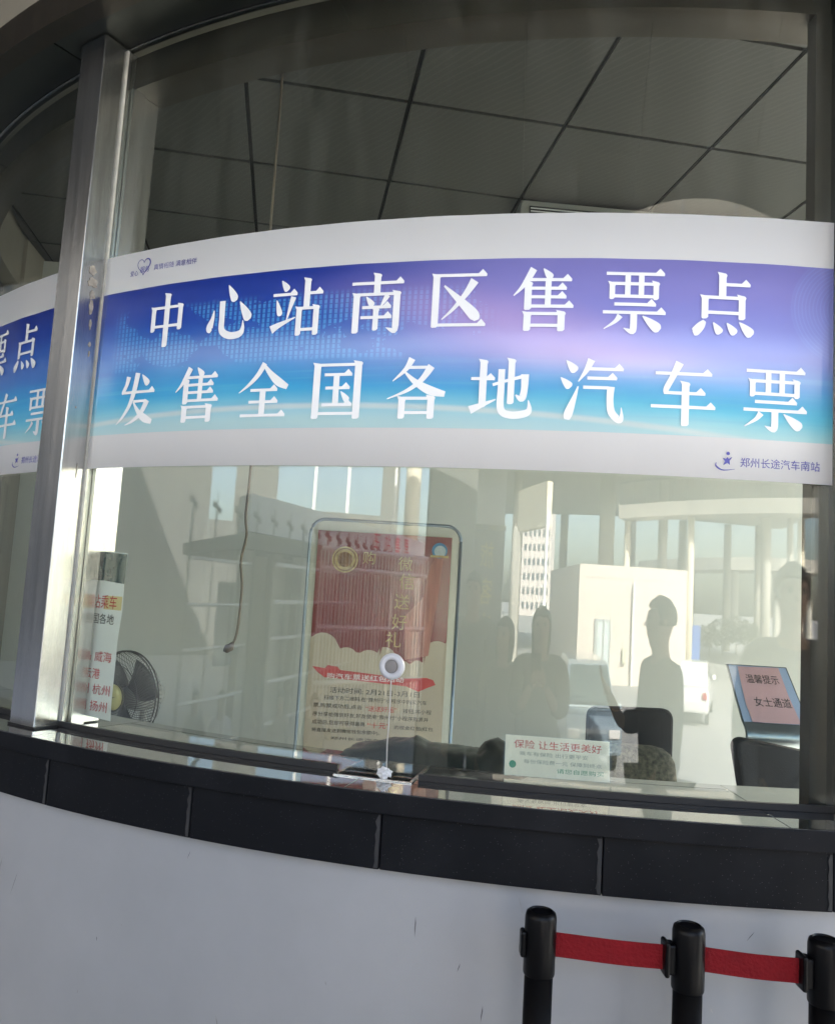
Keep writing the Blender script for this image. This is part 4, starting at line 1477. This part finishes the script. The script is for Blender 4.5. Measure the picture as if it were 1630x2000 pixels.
# cars
def car(label, loc, rz, L, W, H, col, van=False):
    t = thing('parked_car', label, 'car', loc, rz)
    paint = mat('paint_' + ('white' if col[0] > .6 else 'blue_grey'), col, .25, 0, coat=1)
    if van:
        lower = [(-L / 2, .35), (-L / 2, .75), (-L * .46, .92), (-L * .34, .98), (L * .46, 1.0), (L / 2, .9), (L / 2, .35)]
        cab = [(-L * .34, .98), (-L * .18, H - .06), (-L * .1, H), (L * .40, H), (L * .46, H - .1), (L * .48, 1.0)]
    else:
        lower = [(-L / 2, .32), (-L / 2, .62), (-L * .46, .74), (-L * .2, .86), (L * .36, .88), (L * .48, .84), (L / 2, .6), (L / 2, .32)]
        cab = [(-L * .22, .86), (-L * .06, H - .04), (.02, H), (L * .18, H - .01), (L * .38, .88)]
    def prism(prof, w0, w1, zt):
        v, f = [], []
        n_ = len(prof)
        for s in (-1, 1):
            for y, z in prof:
                k_ = 0 if zt == 0 else max(0, min(1, (z - prof[0][1]) / zt))
                v.append((s * (w0 + (w1 - w0) * k_) / 2, y, z))
        f.append(list(range(n_))); f.append([2 * n_ - 1 - k for k in range(n_)])
        f += [[k, n_ + k, n_ + (k + 1) % n_, (k + 1) % n_] for k in range(n_)]
        return v, f
    v, f = prism(lower, W, W, 0); obj('body', v, f, paint, t, bevel=.06)
    v, f = prism(cab, W * .93, W * .76, H - .9); obj('cabin', v, f, paint, t, bevel=.05)
    gm = mat('car_glass', (.04, .06, .06), .05, coat=1)
    a, b = cab[0], cab[1]
    q = lambda s, y, z, ww: (s * ww / 2, y, z)
    o_ = .012
    obj('windscreen', [q(-1, a[0] + .03, a[1] + .06, W * .84), q(1, a[0] + .03, a[1] + .06, W * .84), q(1, b[0] - .03 - o_, b[1] - .02, W * .70), q(-1, b[0] - .03 - o_, b[1] - .02, W * .70)], [[0, 1, 2, 3]], gm, t).location = (0, -.03, .02)
    for s in (-1, 1):
        x_ = W * .865 / 2 + .035
        obj('side_window', [(s * (x_ + .02), cab[0][0] + .25, .95), (s * (x_ + .02), cab[-1][0] - .25, .95), (s * (x_ - .05), cab[-2][0] - .1, H - .16), (s * (x_ - .05), cab[1][0] + .12, H - .16)], [[0, 1, 2, 3]], gm, t)
        g = G(); g.box((s * W * .36, -L / 2 - .005, .68), (.34, .05, .14)); g.build('headlight', mat('lamp_glass', (.7, .7, .68), .1), t, bevel=.02)
        g = G(); g.box((s * W * .40, L / 2 + .005, .72), (.22, .05, .16)); g.build('tail_light', mat('tail_red', (.5, .02, .02), .2), t, bevel=.02)
        g = G(); g.box((s * (W / 2 + .1), cab[0][0] + .35, .98), (.2, .1, .13)); g.build('mirror', paint, t, bevel=.03)
        for y in (-L * .31, L * .30):
            g = G(); g.lathe([(.2, -.10), (.31, -.095), (.32, 0), (.31, .095), (.2, .10)], (s * (W / 2 - .10), y, .32), 24, Matrix.Rotation(R(90), 3, 'Y'))
            wh = g.build('wheel', mat('tyre', (.02, .02, .02), .8), t)
            g = G(); g.lathe([(.19, .085), (.17, .105), (.05, .11)], (s * (W / 2 - .10), y, .32), 20, Matrix.Rotation(R(90 * s), 3, 'Y'))
            g.build('rim', steel, wh)
    g = G(); g.box((0, -L / 2 - .01, .48), (W * .5, .04, .16)); g.build('grille', rubber, t)
    return t


p = out(-1.2, 13.4)
car('blue-grey minivan parked nose towards the ticket office', (p.x, p.y, -1.1), R(170 + 0), 4.4, 1.72, 1.68, (.22, .28, .32), True)
p = out(14.9, 20.5)
car('white saloon car parked on the street by the blue hoarding', (p.x, p.y, -1.1), R(20), 4.3, 1.7, 1.42, (.75, .75, .75))

# sign pylon
py = thing('sign_pylon', 'grey sign pylon with yellow characters and a white panel on top', 'sign', out(-18.0, 6.5), 0)
py.rotation_euler = (0, 0, R(-18))
g = G(); g.box((0, 0, 1.1), (.56, .22, 2.2)); g.build('column', mat('pylon_grey', (.20, .21, .23), .5), py, bevel=.01)
g = G(); g.box((0, 0, 2.68), (.54, .2, .85)); g.build('light_panel', mat('pylon_white', (.62, .63, .66), .4), py, bevel=.01)
g = G(); g.box((0, .0, 2.225), (.60, .25, .05)); g.build('divider', steel, py)
ym = mat('yellow_lettering', (.75, .62, .08), .5)
for i, ch in enumerate('旅客出站'):
    v_, f_, a, b, c_, d_ = text2d(ch, .02)
    s = .26 / (b - a)
    obj('sign_character', [(-(q[0] - (a + b) / 2) * s - .04, .1115, 1.95 - i * .36 + (q[1] - (c_ + d_) / 2) * s) for q in v_], [q[::-1] for q in f_], ym, py)
v_, f_, a, b, c_, d_ = text2d('郑州长途\n汽车南站', .0)
s = .34 / (b - a)
obj('sign_character', [(-(q[0] - (a + b) / 2) * s, .102, 2.7 + (q[1] - (c_ + d_) / 2) * s) for q in v_], [q[::-1] for q in f_], mat('grey_lettering', (.25, .25, .28), .5), py)

# pavilion with white fascia and red letters
pav = thing('ticket_hall_pavilion', 'low pavilion with a white fascia, red letters and pale columns', 'building')
g = G(); wallseg(g, -58, 9.5, -27, 17, 2.22, 2.72, .6)
wf_ = g.build('fascia', mat('white_fascia', (.72, .74, .76), .45), pav)
g = G(); wallseg(g, -58, 9.7, -27, 17.2, 2.0, 2.215, 5)
g.build('roof_beam', concrete_dark, pav)
g = G(); wallseg(g, -58, 12, -27, 19.5, -1.1, 2.0, .3)
g.build('rear_wall', mat('pavilion_cream', (.38, .36, .31), .7), pav)
pA, pB = out(-58, 9.5), out(-27, 17)
fd2 = (pB - pA).normalized(); n2 = Vector((-fd2.y, fd2.x, 0)); n2 = n2 if n2.y > 0 else -n2
LL = (pB - pA).length
rot2 = Matrix.Rotation(math.atan2(fd2.y, fd2.x), 3, 'Z')
for i in range(9):
    g = G(); c_ = pA + fd2 * (LL * (i + .5) / 9) - n2 * .8; g.box((c_.x, c_.y, .5), (.35, .35, 3.2), rot2); g.build('column', mat('pavilion_cream', (.38, .36, .31), .7), pav)
for i in range(5):
    g = G(); c_ = pA + fd2 * (LL * (.1 + .2 * i)) - n2 * 2.2; g.box((c_.x, c_.y, .9), (1.2, .1, 1.3), rot2); g.build('window', mat('pale_window', (.62, .66, .70), .15), pav)
rl_ = mat('red_letter_sign', (.65, .02, .06), .45)
for i, ch in enumerate('车站售票'):
    v_, f_, a, b, c_, d_ = text2d(ch, .03)
    s = .40 / (b - a)
    base = pA + fd2 * (LL * (.60 + .075 * i)) + n2 * .05
    vv = [base + fd2 * ((q[0] - (a + b) / 2) * s * 1.0) + Vector((0, 0, 2.47 + (q[1] - (c_ + d_) / 2) * s)) for q in v_]
    obj('fascia_letter', vv, f_, rl_, pav)
# building mass and piers behind the pavilion
bk = thing('concrete_terminal', 'grey concrete terminal block with tall openings behind the pavilion', 'building')
for (a0, a1, z0, z1) in ((-92, -62.5, -1.1, 8.5), (-58.3, -51, -1.1, 8.5), (-33.8, -31, -1.1, 8.5), (-62.4, -58.4, -1.1, 3.9), (-50.9, -33.9, -1.1, 4.5), (-92, -31, 8.51, 23), (-150, -92.1, -1.1, 23)):  # top slab and far-left wing added to hold back bright sky
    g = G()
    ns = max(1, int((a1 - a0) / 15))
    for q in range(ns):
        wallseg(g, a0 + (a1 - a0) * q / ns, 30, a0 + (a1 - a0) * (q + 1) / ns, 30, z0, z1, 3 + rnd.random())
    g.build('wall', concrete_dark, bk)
for a in (-45, -39.5):
    g = G(); wallseg(g, a, 29.9, a + .5, 29.9, 4.4, 12, .2); g.build('mullion', paper, bk)
p = out(-29.2, 19.5); 
vc = thing('ramp_column', 'sunlit cream column rising beside the pavilion', 'column', (p.x, p.y, -1.1))
g = G(); g.lathe([(.42, 0), (.42, 9)], n=24); g.build('shaft', mat('cream_concrete', (.66, .60, .46), .8), vc, smooth=True)
g = G(); g.tube([(-.9, .4, 0), (-.9, .4, 9)], .09); g.build('pipe', pm_w, vc)
pr = thing('added_dark_pier', 'broad grey concrete pier added behind the sign pylon to darken the reflection', 'pier')
g = G(); wallseg(g, -27.6, 9.5, -19.6, 9.6, -1.1, 9, 1.2)  # added pier, keeps the glass dark in front of the poster
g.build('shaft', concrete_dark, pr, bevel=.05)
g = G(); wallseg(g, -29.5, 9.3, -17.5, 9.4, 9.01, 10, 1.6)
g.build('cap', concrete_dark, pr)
# guard rail fence with finials
fen = thing('steel_rail_fence', 'white rail fence with dark crossed finials at the left of the forecourt', 'fence')
pA, pB = out(-71, 5.4), out(-31, 12.6)
fd3 = pB - pA
rail_m = mat('bright_rail', (.85, .85, .83), .25, 0, coat=1.)  # white colour stands in for the glints on steel rails
for z in (.15, .55, .97, 1.33, 1.70):
    g = G(); g.tube([pA + Vector((0, 0, z)), pA + fd3 * .16 + Vector((0, 0, z))], .016, 8); g.tube([pA + fd3 * .24 + Vector((0, 0, z + .03)), pA + fd3 * .62 + Vector((0, 0, z + .03))], .022, 8)
    g.build('rail', rail_m, fen)
for i in range(19):
    q = pA + fd3 * (i / 18)
    g = G(); g.tube([q, q + Vector((0, 0, 2.05))], .02 if i % 3 == 0 else .012, 8)
    po_ = g.build('post', mat('dark_steel_post', (.05, .05, .045), .4, .3), fen)
    k_ = 1 + i * .05
    g = G(); h_ = 2.14; g.tube([q - fd3.normalized() * .085 * k_ + Vector((0, 0, h_ + .02)), q + fd3.normalized() * .085 * k_ + Vector((0, 0, h_ - .02))], .018 * k_, 6); g.tube([q + Vector((0, 0, h_ - .12)), q + Vector((.0, 0, h_ + .14))], [.02 * k_, .006], 6); g.tube([q + Vector((.02, -.07, h_ - .05)), q + Vector((-.02, .07, h_ + .05))], .016 * k_, 6)
    g.build('finial', rubber, po_)
fen2 = thing('baluster_fence', 'white baluster railing in front of the pavilion', 'fence')
pA, pB = out(-46, 7.5), out(-27.5, 8.5)
fd4 = pB - pA
for i in range(34):
    q = pA + fd4 * (i / 33)
    g = G(); g.tube([q + Vector((0, 0, .0)), q + Vector((0, 0, 1.95))], .022, 8); g.build('baluster', pm_w, fen2)
for z in (.5, 1.1, 1.75, 1.97):
    g = G(); g.tube([pA + Vector((0, 0, z)), pB + Vector((0, 0, z))], .03, 8); g.build('rail', rail_m, fen2)


# ------------------------------------------------------------------ people
def skin_mesh(name, chains, m, parent, root=0):
    """chains: list of lists of (x,y,z,r); equal coordinates join"""
    vs, rs, es, idx = [], [], [], {}
    for ch in chains:
        prev = None
        for x, y, z, r_ in ch:
            key = (round(x, 4), round(y, 4), round(z, 4))
            if key not in idx:
                idx[key] = len(vs); vs.append((x, y, z)); rs.append(r_)
            i = idx[key]
            if prev is not None and prev != i:
                es.append((prev, i))
            prev = i
    me = bpy.data.meshes.new(name)
    me.from_pydata(vs, es, [])
    o = bpy.data.objects.new(name, me); C.objects.link(o)
    sk = o.modifiers.new('skin', 'SKIN'); sk.use_smooth_shade = True
    if not me.skin_vertices:
        me.skin_vertices.new()
    for i, r_ in enumerate(rs):
        rr_ = r_ if isinstance(r_, tuple) else (r_, r_)
        me.skin_vertices[0].data[i].radius = rr_
        me.skin_vertices[0].data[i].use_root = (i == root)
    o.modifiers.new('sub', 'SUBSURF').levels = 1
    o.modifiers['sub'].render_levels = 1
    dg = bpy.context.evaluated_depsgraph_get()
    me2 = bpy.data.meshes.new_from_object(o.evaluated_get(dg))
    bpy.data.objects.remove(o)
    me2.name = name
    me2.materials.clear(); me2.materials.append(m)
    o2 = bpy.data.objects.new(name, me2); C.objects.link(o2); o2.parent = parent
    return o2


def person(label, loc, face, H, top_col, leg_col, pose='stand', hair='short'):
    """face: heading the person looks to, radians from +Y clockwise positive toward +X"""
    t = thing('person', label, 'person', loc, -face)
    s = H / 1.70
    S = lambda x, y, z, r_: (x * s, y * s, z * s, (r_[0] * s, r_[1] * s) if isinstance(r_, tuple) else r_ * s)
    key = ''.join('%02x' % int(c * 255) for c in top_col)
    mt = mat('jacket_' + key, top_col, .8, bump=.4, bscale=30)
    ml = mat('trousers_%02x' % int(leg_col[0] * 255), leg_col, .85)
    sh = 1.40
    arms = []
    for d in (-1, 1):
        if pose == 'phone':
            arms.append([(0, 0, 1.32, .09), (d * .11, 0, 1.385, .075), (d * .18, 0, sh - .025, .068), (d * .21, .06, 1.16, .048), (d * .13, .22, 1.20, .038), (d * .06, .27, 1.30, .028)])
        elif pose == 'hand' and d == -1:
            arms.append([(0, 0, 1.32, .09), (d * .11, 0, 1.385, .075), (d * .18, 0, sh - .025, .068), (d * .21, .04, 1.14, .048), (d * .17, .22, 1.14, .038), (d * .14, .32, 1.27, .028)])
        else:
            arms.append([(0, 0, 1.32, .09), (d * .11, 0, 1.385, .075), (d * .18, 0, sh - .025, .068), (d * .215, -.01, 1.12, .048), (d * .20, .06, .88, .036), (d * .195, .09, .80, .026)])
    legs = [[(0, 0, .96, (.15, .11)), (d * .09, 0, .88, .095), (d * .095, .02, .50, .062), (d * .10, -.01, .12, .045), (d * .10, -.01, .05, .045), (d * .11, .12, .035, .035)] for d in (-1, 1)]
    torso = [(0, 0, .96, (.15, .11)), (0, 0, 1.12, (.14, .10)), (0, 0, 1.32, .09), (0, 0, 1.42, .062), (0, .004, 1.475, .056), (0, .026, 1.535, (.068, .088)), (0, .012, 1.60, (.088, .110)), (0, .002, 1.655, (.076, .095))]
    cv = lambda ch: [S(*q) for q in ch]
    skin_mesh('body', [cv(torso)] + [cv(a) for a in arms] + [cv(a) for a in legs], skin_m, t)
    # clothing shells a little larger
    big = lambda ch, k_: [(q[0], q[1], q[2], (q[3][0] * k_, q[3][1] * k_) if isinstance(q[3], tuple) else q[3] * k_) for q in ch]
    jt = [(0, 0, .86, (.20, .16)), (0, 0, 1.12, (.19, .15)), (0, 0, 1.32, (.16, .135)), (0, 0, 1.43, .085)]
    ja = [big(a[:5], 1.5) for a in arms]
    for a in ja:
        a[0] = (0, 0, 1.32, (.16, .135))
    skin_mesh('jacket', [cv(jt)] + [cv(a) for a in ja], mt, t)
    tr_ = [big(l_[:4], 1.2) for l_ in legs]
    skin_mesh('trousers', [cv(a) for a in tr_], ml, t)
    for d in (-1, 1):
        g = G(); g.tube([S(d * .10, -.05, .045, 0)[:3], S(d * .105, .05, .05, 0)[:3], S(d * .115, .18, .032, 0)[:3]], [.045 * s, .05 * s, .035 * s], 10)
        g.build('shoe', rubber, t, smooth=True)
    # face
    hc = Vector(S(0, .012, 1.60, 0)[:3])
    g = G(); g.tube([hc + Vector((0, .078, .015)) * s, hc + Vector((0, .102, -.018)) * s, hc + Vector((0, .078, -.03)) * s], [.008 * s, .014 * s, .009 * s], 8)
    g.build('nose', skin_m, t, smooth=True)
    for d in (-1, 1):
        g = G(); g.lathe([(.004 * s, -.006 * s), (.013 * s, 0), (.004 * s, .006 * s)], hc + Vector((d * .03, .080, .012)) * s, 10, Matrix.Rotation(R(90), 3, 'X'))
        g.build('eye', mat('eye_dark', (.03, .02, .02), .2), t, smooth=True)
        g = G(); g.tube([hc + Vector((d * .072, .0, .018)) * s, hc + Vector((d * .082, -.006, .0)) * s, hc + Vector((d * .074, .0, -.022)) * s], [.010 * s, .014 * s, .007 * s], 8)
        g.build('ear', skin_m, t, smooth=True)
    g = G(); g.tube([hc + Vector((-.022, .084, -.052)) * s, hc + Vector((0, .09, -.053)) * s, hc + Vector((.022, .084, -.052)) * s], [.003 * s, .006 * s, .003 * s], 6)
    g.build('mouth', mat('lips', (.35, .12, .1), .5), t)
    # hair
    bm = bmesh.new(); bmesh.ops.create_icosphere(bm, subdivisions=3, radius=1)
    for vv in list(bm.verts):
        c_ = vv.co
        if c_.y > .45 and c_.z < .35 or (hair == 'short' and c_.z < -.35):
            vv.tag = True
    bmesh.ops.delete(bm, geom=[v_ for v_ in bm.verts if v_.tag], context='VERTS')
    for vv in bm.verts:
        c_ = vv.co; k_ = 1 + .08 * noise.noise(c_ * 4)
        zz = c_.z * .104
        if hair == 'long' and c_.z < .0:
            zz = c_.z * .30
        vv.co = Vector((c_.x * .088 * k_, c_.y * .106 * k_ - .008, zz * k_ + .010)) * s + hc
    me = bpy.data.meshes.new('hair'); bm.to_mesh(me); bm.free(); me.materials.append(hair_m)
    me.polygons.foreach_set('use_smooth', [True] * len(me.polygons))
    o = bpy.data.objects.new('hair', me); C.objects.link(o); o.parent = t
    _m = o.modifiers.new('s', 'SOLIDIFY'); _m.thickness = .012
    # hands: palm, four fingers, thumb
    for i, d in enumerate((-1, 1)):
        w3 = Vector(S(*arms[i][-1])[:3]); dirv = (w3 - Vector(S(*arms[i][-2])[:3])).normalized()
        side = dirv.cross(Vector((0, 1, 0)) if abs(dirv.y) < .8 else Vector((0, 0, 1))).normalized()
        nrm = dirv.cross(side).normalized()
        ch = []
        p0 = w3; p1 = w3 + dirv * .05 * s
        ch.append([(*p0, (.026 * s, .018 * s)), (*p1, (.034 * s, .014 * s))])
        for q, ln in zip((-1.5, -.5, .5, 1.5), (.062, .075, .070, .055)):
            b0 = p1 + side * q * .017 * s + dirv * .018 * s
            b1 = b0 + dirv * ln * .55 * s + nrm * .006 * s; b2 = b1 + dirv * ln * .42 * s + nrm * .018 * s
            ch.append([(*p1, (.034 * s, .014 * s)), (*b0, .0095 * s), (*b1, .0085 * s), (*b2, .007 * s)])
        th0 = p0 + side * d * .024 * s + dirv * .02 * s; th1 = th0 + side * d * .022 * s + dirv * .028 * s; th2 = th1 + dirv * .028 * s
        ch.append([(*p0, (.026 * s, .018 * s)), (*th0, .012 * s), (*th1, .010 * s), (*th2, .008 * s)])
        skin_mesh('hand', ch, skin_m, t)
    return t


facade = 0.0
person('person in a dark coat facing the glass, both hands holding a phone', (-.01, -.40, 0), R(6), 1.48, (.05, .05, .055), (.04, .04, .05), 'phone', 'long')
g = G(); g.box((.0, -.13, 1.215), (.072, .008, .15), Matrix.Rotation(R(-25), 3, 'X'))
phn = g.build('phone', black_plastic, None, bevel=.004)
tag(phn, 'black phone held in both hands by the person in the dark coat', 'phone')
person('man in a dark jacket standing side-on with one hand raised', (.80, .17, 0), R(-80), 1.55, (.045, .05, .055), (.05, .05, .06), 'hand', 'short')
person('tall person in a grey coat standing in front of the sign pylon', (-.74, -.90, 0), R(10), 1.65, (.07, .07, .075), (.05, .05, .06), 'stand', 'short')
person('woman with long hair standing beside the tall person in grey', (-.30, -.42, 0), R(-15), 1.42, (.06, .05, .05), (.04, .04, .05), 'stand', 'long')
person('man in a dark blue shirt close to the window at the right', (1.33, .74, 0), R(-12), 1.68, (.07, .09, .13), (.05, .05, .06), 'stand', 'short')
for (az, d, fc, H, tc_, lb) in ((-62, 6.6, 60, 1.62, (.70, .70, .74), 'person in a white coat beyond the white rail fence'), (-66, 7.2, 40, 1.55, (.2, .2, .22), 'person in grey beside the white-coated person'), (-46, 6.6, 70, 1.6, (.12, .12, .13), 'dark-dressed person between the two fences'), (-51.5, 6.9, 30, 1.58, (.42, .40, .36), 'person in a tan jacket near the fence gap')):
    p = out(az, d)
    person(lb, (p.x, p.y, -.942 if False else (0 if math.hypot(p.x - AX, p.y - AY) < 7.6 else -1.1)), R(fc), H, tc_, (.06, .06, .07))
